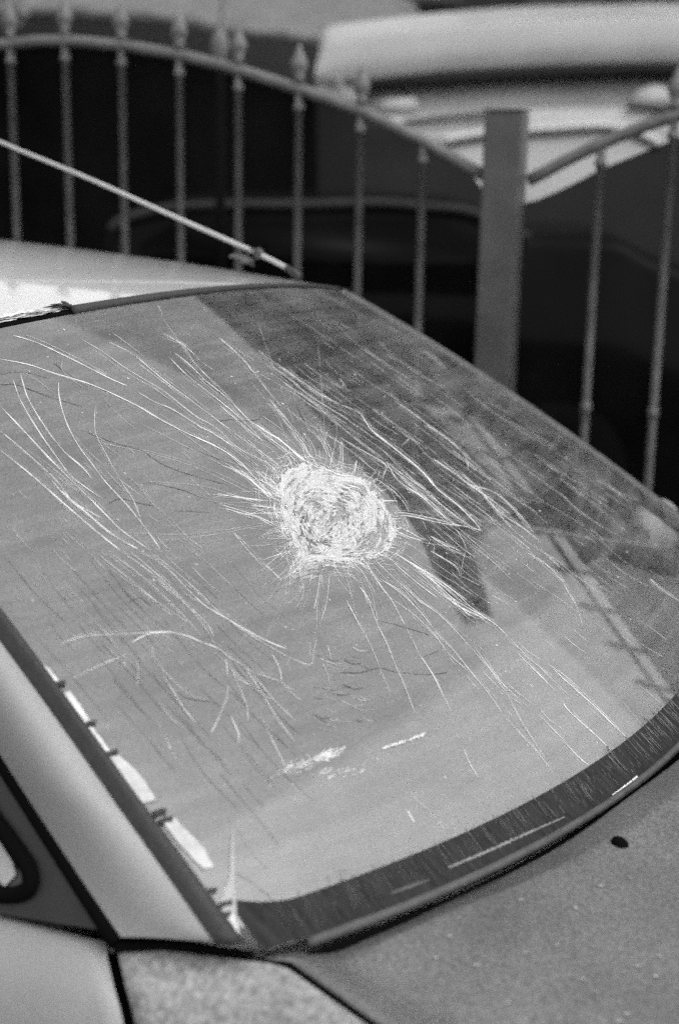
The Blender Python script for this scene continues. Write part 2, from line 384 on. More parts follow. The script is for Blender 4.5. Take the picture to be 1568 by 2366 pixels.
# dried, flaking filler where the seal has gone
def head_at(u): return gs0(np.array([u]), np.ones(1))[0]
for q in range(5):
    bm = bmesh.new(); G = []
    us_ = np.linspace(-.8, -.365-.02*q, 150)
    for k in range(6):
        row = []
        for i, u in enumerate(us_):
            j = noise.noise(Vector((u*40, k*.9, q*7)))+.7*noise.noise(Vector((u*140, k*2.1, q*5)))
            row.append(head_at(u)+np.array([-.008-.0030*k*(1+.4*j)-.002*q+.008*noise.noise(Vector((u*25, 0, q*3.3))), .002*j, .0050+.0008*q+.0010*j]))
        G.append(row)
    grid(bm, G); link('dried_filler', bm, CHALK if q % 2 == 0 else INTP, car)
bm = bmesh.new()
c0 = head_at(-.368)+np.array([-.008, 0, .007])
for q in range(16):
    d = np.array([random.uniform(-.022, .004), random.uniform(-.028, .022), random.uniform(-.001, .007)])
    tube(bm, [c0, c0+d*.5+np.array([0, 0, .002]), c0+d], [.0022, .0017, .0004], 5)
link('seal_tear', bm, RUB, car)

# fender, door and bonnet on the near side, mirrored on the far side
PROF = resample(np.array([(0, -.030), (0, -.004), (-.006, .0), (-.022, -.005), (-.045, -.022), (-.062, -.055), (-.076, -.11), (-.092, -.22), (-.10, -.34), (-.095, -.45), (-.075, -.58), (-.045, -.68)]), 50)
def yin(x): return interp(x, [-2.6, -1.6, -.9, -.40, -.278, -.18, -.13, -.02, .3, .8, 1.25], [-.64, -.71, -.735, -.738, -.730, -.702, -.688, -.724, -.755, -.74, -.66])
def ztop(x): return interp(x, [-2.6, -1.6, -.4, -.27, -.13, 0, .4, 1.25], [.93, .93, .917, .922, .926, .920, .885, .74])
def skin(x, k):
    dy, dz = PROF[k]; return (x, yin(x)+dy, ztop(x)+dz)
def side_panel(name, xa, xb, n, sgn, m, cut=None, parent=car):
    G = []
    for k in range(len(PROF)):
        row = []
        a = xa(PROF[k][1]) if callable(xa) else xa; b = xb(PROF[k][1]) if callable(xb) else xb
        for t in np.linspace(0, 1, n):
            x = a+(b-a)*t; q = skin(x, k); row.append((q[0], q[1]*-sgn*-1 if sgn > 0 else -q[1], q[2]))
        G.append(row)
    bm = bmesh.new(); grid(bm, G)
    if cut:
        cx, cz, cr = cut
        kill = [v for v in bm.verts if (v.co.x-cx)**2+(v.co.z-cz)**2 < cr*cr]
        bmesh.ops.delete(bm, geom=kill, context='VERTS')
    return link(name, bm, m, parent, solid=.0015)
def gapx(dz): t = max(-dz, 0); return -.266+.062*(1-math.exp(-t/.030))-.06*t
FENP = mat('stained fender paint', .26, .5, .15, coat=.2, coat_rough=.15, n_amt=.38, n_scale=150, n_detail=2, fleck=.1, fleck_scale=500)
for sgn in (1, -1):
    side_panel('fender', lambda d: gapx(d)+.005, 1.25, 90, sgn, FENP if sgn > 0 else PAINT, cut=(.78, .30, .36))
    dr = side_panel('door', -1.35, lambda d: gapx(d)-.005, 60, sgn, PAINT)
    side_panel('rear_quarter', -2.6, -1.357, 70, sgn, PAINT, cut=(-2.0, .30, .36))
    bm = bmesh.new(); y = -.845*sgn
    tube(bm, [(-1.25, y, .80), (-1.22, y-.035*sgn, .80), (-1.1, y-.035*sgn, .80), (-1.07, y, .80)], .011, 8); link('door_handle', bm, TRIM, dr)
# black recess filling the shut lines
bm = bmesh.new(); G = []
for k in range(1, len(PROF)):
    gx = gapx(PROF[k][1]); q = skin(gx, k)
    G.append([(q[0]-.02, q[1]+.012, q[2]-.008), (q[0]+.02, q[1]+.012, q[2]-.008)])
grid(bm, G); link('shut_line', bm, GAPM, car)

# black door frame corner and quarter window (near side)
def sp(px, py, off=0.0):                # a photo point on the sloping side of the cabin
    n = np.array([0, -1, .42]); n = n/np.linalg.norm(n)
    p0 = np.array([0, side_y(.93), .93]); d = ray(px, py); return CAM+d*((n@(p0-CAM))/(n@d))+n*off
def side_poly(name, pts, off, m, depth=.004, parent=car):
    bm = bmesh.new(); f = bm.faces.new([bm.verts.new(tuple(sp(x, y, off))) for x, y in pts])
    r = bmesh.ops.extrude_face_region(bm, geom=[f]); n = Vector((0, .92, -.39))*depth
    bmesh.ops.translate(bm, vec=n, verts=[v for v in r['geom'] if isinstance(v, bmesh.types.BMVert)])
    return link(name, bm, m, parent, smooth=False)
side_poly('door_frame', [(-420, 1010), (-60, 1600), (0, 1700), (130, 1925), (252, 2152), (100, 2128), (-40, 2105), (-600, 2040)], .000, TRIM, .01)
seal_pts = resample([(-330, 1330), (-60, 1810), (30, 1945), (72, 2010), (70, 2052), (30, 2068), (-40, 2058), (-400, 2000)], 50)
bm = bmesh.new(); tube(bm, [sp(x, y, .002) for x, y in seal_pts], .008, 8); link('window_seal', bm, GAPM, car)
side_poly('quarter_window', [(-330, 1330), (-60, 1810), (30, 1945), (66, 2010), (64, 2046), (30, 2060), (-40, 2050), (-400, 1990)], .002, DGLASS, .003)
def mirror_g(): pass
side_poly('quarter_window_reflection', [(-330, 1420), (-60, 1850), (8, 1945), (36, 1990), (44, 2022), (18, 2048), (-4, 2020), (-60, 2000), (-400, 1900)], .0045, INTP, .002)  # pale sheet paints the light reflected in the quarter glass
# the black gap between pillar and door, and along the foot of the pillar
gp = [np.array(doorline(t))+np.array([-.004, .004, -.001]) for t in np.linspace(-.01, 1, 40)]
bm = bmesh.new(); tube(bm, gp, .0085, 8); link('shut_line', bm, GAPM, car)
foot = [(-.262, -.738, .925), (-.22, -.716, .9285), (-.18, -.7035, .930), (-.155, -.694, .930)]
bm = bmesh.new(); tube(bm, resample(foot, 20), np.linspace(.0048, .0018, 20), 8); link('shut_line', bm, GAPM, car)

# bonnet: rear edge traced, then running forward
def lipz(x, y):
    zz = .947+(.0 if x > 0 else .005*min(1, -x))-.09*y*y-.021*min(1, (1-min(1, abs(y)/.70))*5); w = max(0, 1-(1-min(1, abs(y)/.70))/.10); w = w*w*(3-2*w); return zz*(1-w)+.918*w
def on_lip(px, py):
    z = .92
    for _ in range(12): q = onz(px, py, z); z = .5*z+.5*lipz(q[0], q[1])
    return q
RE = resample([tuple(on_lip(x, y)[:2]) for x, y in [(690, 2190), (784, 2164), (954, 2103), (1134, 2034), (1309, 1942), (1484, 1814), (1568, 1749)]], 60)
RE = [(x, y) for x, y in RE if y < -.001]
ys_ = [y for x, y in RE]; xs_ = [x for x, y in RE]
def xrear(y): return interp(-abs(y), sorted(ys_)+[0], [x for _, x in sorted(zip(ys_, xs_))]+[max(xs_)+.003])
def bon_z(x, y, s): # s metres forward of the rear edge
    return interp(x, [-.2, 0, .4, 1.25], [.935, .934, .90, .755])-.045*y*y*2+.012
def bon_y(x): return yin(x)+.0095
G = []
ss = np.concatenate([np.linspace(0, .09, 22)[:-1], np.linspace(.09, 1.28, 60)])
ts = np.linspace(-1, 1, 91)
for s in ss:
    row = []
    for t in ts:
        y = t*.72; 
        for _ in range(4):
            x = xrear(y)+s*(1.245-xrear(y))/1.28; y = t*abs(bon_y(x))
        z = bon_z(x, y, s); edge = 1-abs(t)
        lip = max(0, 1-s/.048); z -= .021*lip*min(1, edge*5)
        zs = ztop(x)-.003
        w = max(0, 1-edge/.10); w = w*w*(3-2*w); z = z*(1-w)+zs*w
        row.append((x, y, z))
    G.append(row)
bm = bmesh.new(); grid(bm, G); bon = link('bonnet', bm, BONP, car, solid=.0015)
tag(bon, 'dull dusty bonnet with a washer nozzle near its rear edge')
# gap beside the bonnet
bm = bmesh.new(); tube(bm, [(x, yin(x)+.0045, ztop(x)-.0065) for x in np.linspace(-.13, 1.24, 60)], .0055, 6); link('shut_line', bm, GAPM, car)
# scuttle well below the rear lip
G = []
for u in np.linspace(-.97, .97, 60):
    a = gs0(np.array([u]), np.zeros(1))[0]; y = a[1]; xr = xrear(y)
    G.append([a+np.array([.004, 0, -.012]), a+np.array([.01, 0, -.035]), np.array([xr+.03, y, .86])])
bm = bmesh.new(); grid(bm, G); link('scuttle', bm, GAPM, car)
# folded seal running in the gap
sl = [onz(x, y, .900) for x, y in [(954, 2088), (1050, 2052), (1134, 2016), (1240, 1962), (1309, 1920), (1384, 1866), (1484, 1796), (1600, 1700)]]
bm = bmesh.new(); tube(bm, resample(sl, 60), .0022, 6); link('bonnet_seal', bm, TRIM, car)
# washer nozzle
c = onplane(1431, 1952, (0, 0, 1), .938)
zn = bon_z(c[0], c[1], 0)+.0; c = onz(1431, 1952, zn)
nz = bmesh.new(); bmesh.ops.create_uvsphere(nz, u_segments=20, v_segments=10, radius=1)
for v in nz.verts: v.co = Vector((c[0]+v.co.x*.009-v.co.z*.002, c[1]+v.co.y*.0075, c[2]+v.co.z*.008))
link('washer_nozzle', nz, GAPM, bon)
# bonnet chip
for (cx, cy, r_) in [(970, 2157, .005), (745, 2278, .004)]:
    c = onz(cx, cy, .93); c = onz(cx, cy, bon_z(c[0], c[1], 0)-.002)
    nz = bmesh.new(); bmesh.ops.create_uvsphere(nz, u_segments=12, v_segments=8, radius=1)
    for v in nz.verts: v.co = Vector((c[0]+v.co.x*r_*1.6, c[1]+v.co.y*r_, c[2]+v.co.z*.003))
    link('paint_chip', nz, TRIM if cx > 900 else CHALK, bon)
bm = bmesh.new()
for q in range(70):
    px, py = random.uniform(700, 1560), random.uniform(1980, 2360); c = onz(px, py, .93)
    for _ in range(4): c = onz(px, py, bon_z(c[0], c[1], 0)+.0006)
    if c[0] < xrear(c[1])+.06 or abs(c[1]) > .64: continue
    r_ = random.choice([.0006, .0009, .0014, .0022]); t0 = random.random()*6
    pts_ = [bm.verts.new((c[0]+r_*(1+.4*math.sin(t*3+t0))*math.cos(t), c[1]+r_*(1+.4*math.cos(t*2+t0))*math.sin(t), c[2])) for t in np.linspace(0, 6.0, 9)]
    bm.faces.new(pts_)
tag(link('dust_specks', bm, mat('dust speck', .30, .8), bon), None, kind='stuff')
# thin pale streak on the roof
a = [onz(x, y, 1.39) for x, y in [(125, 634), (230, 650), (340, 670)]]
pts = []
for q in resample(a, 20):
    pts.append((q[0], q[1], 0))
bm = bmesh.new()
pp = []
for x, y in resample([(125, 634), (230, 650), (340, 670)], 20):
    z = 1.40
    for _ in range(8):
        q = onz(x, y, z); z = roof_z(q[0], q[1])+.0005
    pp.append(q)
tube(bm, pp, [.0012*math.sin(math.pi*(i+1)/21)+.0003 for i in range(20)], 5); link('roof_streak', bm, CHALK, roof)

# wheels
for x in (.78, -2.0):
    for s in (-1, 1):
        w = empty('wheel', (x, s*.74, .30), None, None); w.parent = car; w.matrix_parent_inverse = Matrix.Translation(-car.location)
        y0 = s*.74
        bm = bmesh.new(); lathe(bm, [(.20, -.09), (.28, -.095), (.30, -.07), (.30, .07), (.28, .095), (.20, .09)], 40)
        bmesh.ops.rotate(bm, matrix=Matrix.Rotation(math.pi/2, 3, 'X'), verts=bm.verts); bmesh.ops.translate(bm, vec=(x, y0, .30), verts=bm.verts); link('tyre', bm, TYRE, w)
        bm = bmesh.new(); lathe(bm, [(.03, -.07), (.12, -.05), (.195, -.075), (.195, .075), (.12, .05), (.03, .07)], 30)
        bmesh.ops.rotate(bm, matrix=Matrix.Rotation(math.pi/2, 3, 'X'), verts=bm.verts); bmesh.ops.translate(bm, vec=(x, y0, .30), verts=bm.verts); link('rim', bm, ALU, w)
# underbody, front and tail
bm = bmesh.new(); box(bm, (-2.55, -.72, .22), (1.2, .72, .60), .03); link('underbody', bm, TRIM, car)
bm = bmesh.new(); G = []
for z, dx in [(.25, .0), (.35, .06), (.5, .08), (.62, .06), (.72, .01), (.745, -.01)]:
    G.append([(1.25+dx-.12*abs(t)**3, t*(.70+.02*(z < .6)), z) for t in np.linspace(-1, 1, 30)])
grid(bm, G); link('front_bumper', bm, PAINT, car, solid=.003)
bm = bmesh.new(); G = []
for x, z in [(-2.12, 1.20), (-2.35, 1.02), (-2.55, .96), (-2.72, .94), (-2.76, .8), (-2.74, .5), (-2.66, .25)]:
    hw = .60 if z > 1 else .70
    G.append([(x+.10*abs(t)**3, t*hw, z-.03*t*t) for t in np.linspace(-1, 1, 30)])
grid(bm, G); link('tail', bm, PAINT, car, solid=.003)
# cabin sides: window glass and roof pillars
for s in (-1, 1):
    bm = bmesh.new(); grid(bm, [[(x, s*abs(side_y(z)+.01), z) for z in (.90, 1.1, 1.335)] for x in (-2.1, -1.5, -.95 if s < 0 else -.78)])
    if s > 0: link('side_window', bm, DGLASS, car)
    else: link('side_window', bm, DGLASS, car)
    for x0, x1 in ((-1.40, -1.46), (-2.2, -2.05)):
        bm = bmesh.new(); tube(bm, [(x0, s*.745, .93), (x1, s*.60, 1.31)], .028, 8); link('door_pillar', bm, TRIM, car)
# wing mirror on the far side: only its top shows over the pillar
mc = at(1497, 1142, 2.62)
bm = bmesh.new(); bmesh.ops.create_uvsphere(bm, u_segments=24, v_segments=14, radius=1)
for v in bm.verts:
    q = v.co.copy(); v.co = Vector((mc[0]+q.x*.045, mc[1]+.05+q.y*.085, mc[2]-.078+q.z*.058))
mir = link('wing_mirror', bm, PAINT, car)
bm = bmesh.new(); tube(bm, [(mc[0]+.0, mc[1]-.15, mc[2]-.09), (mc[0], mc[1]-.04, mc[2]-.07)], .022, 8); link('mirror_arm', bm, TRIM, mir)

# interior seen through the glass
bm = bmesh.new(); G = []
for x, z, hw in [(-2.0, 1.30, .50), (-2.12, 1.20, .53), (-2.4, .95, .56)]: G.append([(x, t*hw, z) for t in np.linspace(-1, 1, 8)])
grid(bm, G); link('rear_window', bm, DGLASS, car)
bm = bmesh.new(); grid(bm, [[(x, t*.60, roof_z(x, t*.60)-.03) for t in np.linspace(-.9, .9, 12)] for x in np.linspace(-.80, -2.0, 14)]); link('headlining', bm, INT, car)
bm = bmesh.new(); G = []
for u in np.linspace(-.93, .93, 30):
    a = gs0(np.array([u]), np.zeros(1))[0]
    G.append([a+np.array([-.02, 0, -.03]), a+np.array([-.12, 0, -.035]), a+np.array([-.30+.1*u*u, 0, -.02]), a+np.array([-.36+.12*u*u, 0, -.05]), a+np.array([-.38+.12*u*u, 0, -.25])])
grid(bm, G); link('dashboard', bm, INTP, car, solid=.004)
for s in (-1, 1):
    st = empty('seat', (-1.15, .36*s, .35), None, None); st.parent = car; st.matrix_parent_inverse = Matrix.Translation(-car.location)
    bm = bmesh.new(); box(bm, (-1.4, .36*s-.24, .42), (-.9, .36*s+.24, .58), .05); link('cushion', bm, SEATM, st)
    bm = bmesh.new(); box(bm, (-1.56, .36*s-.24, .52), (-1.42, .36*s+.24, 1.08), .05); link('backrest', bm, SEATM, st)
bm = bmesh.new(); R_ = .18
cen = Vector((-.62, .36, .93)); ax1 = Vector((0, 1, 0)); ax2 = Vector((-.45, 0, .89))
tube(bm, [cen+ax1*R_*math.cos(a)+ax2*R_*math.sin(a) for a in np.linspace(0, 2*math.pi, 50)], .014, 8, caps=False)
tube(bm, [cen-ax1*R_, cen, cen+ax1*R_], .016, 8); tube(bm, [cen, cen+Vector((.25, 0, -.12))], .03, 8); link('steering_wheel', bm, TRIM, car)

BRIGHT = mat('white painted reflection', .55, .7, n_amt=.3, n_scale=60); DULL = mat('grey painted reflection', .46, .7, n_amt=.3, n_scale=50)
# bright strips of reflected light, painted as pale patches beside the near pillar
def blob(pts, name, m, off=.0012, parent=glass, rough=2.0):
    c = np.array(pts, float); c = np.vstack([c, c[:1]]); n = 64
    r = np.array([c[int(i)]*(1-(i % 1))+c[min(int(i)+1, len(c)-1)]*(i % 1) for i in np.linspace(0, len(c)-1, n, endpoint=False)])
    ctr = r.mean(0); G = []
    for k in (0.02, .35, .7, 1.0):
        q = ctr+(r-ctr)*k
        q = q+k*rough*np.array([[noise.noise(Vector((i*.5, 1, ctr[0]))), noise.noise(Vector((i*.5, 5, ctr[1])))] for i in range(n)])
        u, v = inv(q); G.append(gs(u, v, off+.0006*(1-k)))
    bm = bmesh.new(); grid(bm, G, True); return link(name, bm, m, parent)
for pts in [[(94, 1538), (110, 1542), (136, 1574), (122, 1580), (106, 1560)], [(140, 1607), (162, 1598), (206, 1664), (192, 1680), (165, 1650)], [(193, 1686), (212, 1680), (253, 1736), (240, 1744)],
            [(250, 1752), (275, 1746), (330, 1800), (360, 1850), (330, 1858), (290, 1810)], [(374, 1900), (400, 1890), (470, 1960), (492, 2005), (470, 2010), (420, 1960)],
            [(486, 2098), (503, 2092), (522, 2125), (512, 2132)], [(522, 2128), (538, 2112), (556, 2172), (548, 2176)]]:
    blob(pts, 'reflection_patch', BRIGHT if pts[0][0] not in (250, 374) else DULL)
blob([(534, 1925), (539, 1915), (541, 2060), (552, 2170), (500, 2110), (528, 2030)], 'reflection_patch', INTP, .001)
for c in [(136, 1582), (205, 1674), (257, 1740), (368, 1878), (383, 1896), (485, 2060), (520, 2088), (516, 2115)]:
    bm = bmesh.new()
    for q in range(3):
        d = np.array([random.uniform(-10, 14), random.uniform(-8, 8)]); pts = resample([(c[0]-14, c[1]+4+q*4), (c[0], c[1]+d[1]*.5), (c[0]+14, c[1]-6+q*5)], 8)
        u, v = inv(pts); tube(bm, gs(u, v, .0016), np.linspace(.0022, .0012, 8), 5)
    link('sealant_tear', bm, RUB, glass)

# ------------------------------------------------------------------ the cracks
def cv(k, pts):
    pts = np.array(pts, float)
    return {'C': lambda p: np.stack([p[:, 0]/2, 490+p[:, 1]/2], 1), 'D': lambda p: np.stack([784+p[:, 0]/2, 490+p[:, 1]/2], 1),
            'E': lambda p: np.stack([p[:, 0]/2, 1274+p[:, 1]/2], 1), 'F': lambda p: np.stack([784+p[:, 0]/2, 1274+p[:, 1]/2], 1),
            'G': lambda p: np.stack([490+p[:, 0]*.375, 931+p[:, 1]*.375], 1)}[k](pts)
TR = """
C 3 0,895 100,1000 220,1130 330,1240 480,1390 560,1470 700,1568
C 2 0,1010 130,1120 260,1240 340,1340 480,1420
C 2.6 0,1100 150,1220 310,1360 450,1480 560,1568
C 2.2 60,770 100,880 190,1030 260,1130 340,1230 480,1330
C 2.2 95,745 130,860 200,980 290,1100 380,1180 430,1240
C 1.2 290,690 285,720 300,750
C 2.2 272,780 275,860 310,980 370,1090 430,1170 490,1250 600,1370 700,1500 745,1568
C 1.5 441,890 440,1010 480,1100 550,1230 620,1340 660,1460
C 2.4 260,1270 400,1390 520,1490 640,1560
C 1.6 200,1190 300,1310 430,1420 520,1500
C 2 60,570 160,600 260,645 400,715 520,775 590,805
C 2 640,835 720,880 800,915 920,990 1000,1030 1100,1100
C 2 0,680 130,705 250,745 400,790 520,840 640,900 760,970 880,1030 1000,1080
C 3 900,1040 1000,1085 1100,1150 1200,1250 1260,1310
C 1.6 380,590 480,650 570,715 660,770 760,830 900,940 1000,1000 1100,1090 1250,1170 1300,1250
C 1.8 490,595 610,655 700,730 780,795 880,870 960,930 1080,1020
C 1.4 1080,1020 1180,1090 1300,1180
C 2 780,670 870,760 960,830 1060,910 1140,980 1220,1070
C 2.2 805,650 880,710 950,780 1050,860 1150,960 1280,1050
C 1.2 640,700 760,790 850,860
C 2 730,430 750,480
C 1.4 940,440 955,465
C 1.1 750,490 830,600 900,700 1000,800 1080,880
C 1.2 750,560 840,610 900,660
C 2 1010,580 1080,640 1140,700 1170,740 1200,735
C 1.2 1170,740 1240,830 1300,900
C 4 1180,980 1300,1060 1380,1130 1450,1170
C 2 1330,980 1400,1070 1430,1130
C 1.6 1420,1000 1480,1060 1540,1170
C 1.4 1240,860 1340,980 1440,1100
C 2 1000,1300 1100,1320 1200,1330
C 2 1010,1350 1110,1380 1200,1410 1280,1450
C 2.2 1170,1350 1280,1370
C 1.3 1080,1480 1140,1540
C 1.3 960,1010 1100,1100 1200,1180
C 1.3 1040,1160 1160,1240 1240,1300
C 1.3 1020,1170 1110,1200 1190,1260 1250,1330
D 2.2 250,870 350,940 430,1000 510,1060 580,1130 595,1190
D 2.6 0,890 90,930 150,1010 250,1090 370,1190 450,1280
D 3.4 150,1010 250,1090 370,1190 450,1280 540,1350 620,1430 650,1470
D 1.8 215,1155 300,1220 400,1290 490,1370 600,1450 660,1475
D 2 215,1155 270,1240 370,1310 460,1390 540,1450
D 1.4 240,1180 330,1270 420,1340 500,1430
D 1.6 0,1040 100,1100 210,1165 205,1210 190,1250 150,1290
D 1.8 240,1385 330,1395 440,1420 560,1450 650,1470
D 2 245,1410 320,1405 480,1440 600,1455
D 1.4 160,1230 250,1290 300,1350 320,1385
D 1.4 300,1410 320,1460
D 1.6 195,1337 265,1335
D 2.6 430,1140 520,1200 600,1260 700,1330 790,1400
D 1.6 560,1210 650,1290 740,1390 860,1470 930,1530
D 1.6 600,1260 720,1300 830,1400 900,1490
D 1.4 620,1250 700,1350 800,1470
D 1.5 280,1090 320,1045 305,1075
D 2.2 60,1215 75,1150
D 1.8 10,1200 0,1070
D 2 430,1500 500,1540 560,1568
D 1.4 540,1470 570,1520 590,1568
D 1.6 790,1490 880,1560
D 1.6 0,770 30,810
D 2 400,985 440,1010
D 1.4 520,1100 600,1160 700,1240
D 1.2 270,1450 340,1490 400,1520
C 2 1285,710 1340,745 1440,820 1568,890
C 1.2 1200,640 1290,740 1380,800
F 2.2 30,225 80,320 140,430 180,525
F 1.2 180,525 235,660
F 2.2 90,160 130,220 170,330 220,430 250,510
F 2 250,510 290,600 345,745
F 1.6 40,140 60,215
F 1.2 100,80 150,200 175,330
F 2.4 120,40 170,130 240,230 300,340
F 2.8 370,480 430,570 470,650 490,690 515,745
F 1.6 300,340 370,480
F 2 180,120 290,200 380,290 450,380 510,440 600,550 690,660 750,750
F 1.2 750,750 840,850 930,950 990,1040
F 1.6 230,210 350,300 440,390 500,470 600,560
F 2 170,40 260,130 370,230 480,310 600,440
F 1.2 600,440 680,530 760,640 830,770 900,880 950,960
F 2 250,50 350,140 450,215
F 2.2 250,0 400,100 520,180 620,270 720,340 780,400
F 1.2 780,400 870,490 960,570 1060,670
F 1.6 280,20 420,130 540,230 660,300 730,345
F 1.6 330,50 480,180 600,300
F 1.4 400,110 560,260 700,320
F 1.4 350,110 500,220 640,320
F 2.2 820,470 900,550 1000,650
F 3 1030,700 1060,740 1170,840 1250,915
F 2.4 980,540 1090,640 1180,720 1260,800 1340,875
F 1.4 960,520 1070,600 1160,690 1300,830
F 1.8 920,755 1010,850 1090,940 1150,990
F 2 570,910 600,980 640,1050
F 4 310,1195 345,1255
F 1.2 300,1050 340,1130 430,1220 480,1285
F 1.6 515,1240 535,1330 530,1440
F 1.4 850,0 940,50 1020,130 1060,200 1095,260 1120,340
F 1.5 1430,125 1490,180 1568,230
F 1.2 700,200 780,250
F 1.4 420,0 540,70 560,110
F 1.2 550,110 650,160
F 1.2 580,0 560,90
F 1.4 620,440 740,600 870,720
F 1.6 100,765 150,790
F 1.4 210,140 290,190 360,270
F 1.4 20,520 -40,515 -100,490
E 3.6 900,210 960,260 1080,330 1200,400 1330,455
E 2 640,0 760,70 860,170 900,210
E 2 690,0 830,110 930,200 1010,280 1130,370 1280,460 1330,490
E 1.4 1330,490 1430,525 1445,490 1460,390 1465,250 1490,100
E 2.4 1480,100 1465,200 1450,270
E 2 1522,100 1510,220 1490,300 1475,350
E 1.2 1430,490 1430,410
E 1.8 560,0 700,100 830,220 900,290 960,370 990,430
E 1.8 600,0 740,120 860,240 950,330 990,400
E 1.6 500,0 650,110 760,210 850,300 930,390
E 1.4 450,10 600,130 720,230 870,330
E 4 605,425 680,385 770,375 860,390 940,425
E 3.4 940,425 1000,445 1060,490 1110,520
E 1.8 1110,520 1170,560 1290,600 1340,640
E 1.6 270,430 380,395 500,385 660,378 800,370
E 1.1 330,590 480,520 600,470
E 4 1045,500 1050,580
E 3.4 1053,620 1045,680 1010,770 975,840
E 3 750,570 800,650 860,740 910,800
E 2 730,685 780,760 850,820
E 2.8 725,780 760,850 790,920
E 1.2 790,920 850,1010
E 2.2 1060,520 1110,640 1140,720 1145,790
E 3 1065,760 1100,840 1100,890
E 2.8 1130,540 1200,640 1280,770 1365,885
E 1.8 1160,560 1250,670 1370,790
E 2.6 1200,750 1260,880 1320,1000
E 3 1255,475 1290,540 1300,600
E 2 1300,600 1340,650 1390,690
E 1.6 1320,530 1340,490
E 1.8 1510,430 1530,500
E 1.2 1490,510 1520,600 1510,660
E 1.6 630,500 640,560 635,620
E 1.2 700,440 730,520 860,650 990,700
E 1.6 1205,1070 1290,1020 1340,990
E 1.6 1310,130 1380,80
E 1.2 1160,10 1300,130
E 1.4 1020,490 1130,600 1260,690
E 2 1070,540 1100,590 1160,620
G 2 50,20 180,130 300,230
G 1.6 200,90 330,200 480,310 560,360
G 4 400,210 480,280 570,350
G 1.8 490,180 560,270 630,360
G 1.2 370,0 430,90 500,190
G 1.8 790,240 800,260 808,420
G 2.6 890,350 875,440
G 1.4 910,370 890,430
G 1.6 765,120 770,220
G 1.6 630,150 690,240 730,340 775,410
G 1.6 660,150 720,270 750,350
G 2 1030,600 1145,605
G 2.4 1110,770 1200,820 1290,850
G 2 1340,820 1450,890 1560,950
G 2 1170,950 1300,1030 1450,1130 1568,1220
G 1.8 1240,1000 1350,1080 1500,1190
G 1.4 1370,860 1360,930
G 1.6 380,890 440,950
G 1.8 310,970 420,930 530,900
G 1.4 400,1100 480,1050 520,1020
G 1.4 330,1000 430,1100
G 1.6 130,800 220,910 310,1010
G 2 240,630 330,640 440,655
G 2 80,650 180,680 260,700 380,760
G 2 0,565 110,575 240,590 330,600
G 1.8 160,400 260,490 370,570 440,610
G 2.4 110,400 200,450 290,520 360,580
G 1.8 280,420 360,500 430,540
G 1.6 340,820 430,820 500,810
G 2 480,910 420,960
"""
DK = """
C 1.2 0,800 80,800 220,850 380,900
C 1.2 380,1010 540,1070 650,1100 760,1170 900,1220 1050,1260
C 1.3 690,1250 830,1280 930,1320 1010,1350
C 1.2 500,1350 560,1325 640,1345 720,1360
C 1 800,1380 900,1385 980,1390
C 1 1000,970 1060,960 1150,965 1200,955
C 1.6 1370,895 1390,940 1410,975
C 1 900,1100 980,1130 1060,1160
C 1 0,750 110,740 230,770
C 1 250,700 350,770 520,840
E 1.2 1080,1480 1200,1560 1330,1680 1390,1730
E 1 1130,1670 1220,1720 1290,1775
E 1 1410,1620 1440,1650
E 1 1480,1680 1500,1720
E 1 590,240 640,215 700,250
E 1.2 820,650 870,680 940,690 1000,700
F 1.2 0,560 100,560 180,540 260,560
F 1.2 290,560 400,570 500,560
F 1 180,320 300,350 420,390
F 1.4 1250,940 1270,990 1380,1070
F 1 380,490 460,460
"""
bmC = bmesh.new(); bmF = bmesh.new(); bmD = bmesh.new(); bmD2 = bmesh.new()
def crack(bm, pts, w, jit=1.0, lift=.0004, n=None, taper=True, straight=False):
    """pts photo coords, w full width in photo pixels"""
    pts = np.asarray(pts, float); L = np.linalg.norm(np.diff(pts, axis=0), axis=1).sum()
    n = n or int(max(6, min(70, L/7)))
    c = resample(pts, n); sd_ = random.random()*100
    T = np.gradient(c, axis=0); T /= np.linalg.norm(T, axis=1, keepdims=True)+1e-9; Nn = np.stack([-T[:, 1], T[:, 0]], 1)
    j = np.array([noise.noise(Vector((i*.35, sd_, 0)))*1.3+noise.noise(Vector((i*1.3, sd_, 4)))*.35 for i in range(n)])
    c = c+Nn*(j*jit)[:, None]
    t = np.linspace(0, 1, n)
    ww = np.array([max(.5, .85+.9*noise.noise(Vector((i*.18, sd_, 8)))+.25*noise.noise(Vector((i*.9, sd_, 12)))) for i in range(n)])*w
    if taper: ww *= np.clip(np.minimum(t, 1-t)*14, .15, 1)
    u, v = inv(c); c3 = gs(u, v, lift)
    mpp = np.linalg.norm(c3-CAM, axis=1)/FPX
    # cross-section lies on the glass, as wide as the photo shows it
    u1, v1 = inv(c+Nn); W3 = gs(u1, v1, lift)-c3
    nn_ = gnorm(u, v)
    W3n = W3/(np.linalg.norm(W3, axis=1, keepdims=True)+1e-12); wid = np.minimum(np.linalg.norm(W3, axis=1), 2.5*mpp)
    G = [c3-W3n*(ww*wid/2)[:, None], c3+nn_*(ww*mpp*.25+.0001)[:, None], c3+W3n*(ww*wid/2)[:, None]]
    grid(bm, G)
def parse(s):
    for l in s.strip().splitlines():
        k, w, *p = l.split(); yield float(w), cv(k, [tuple(map(float, q.split(','))) for q in p])
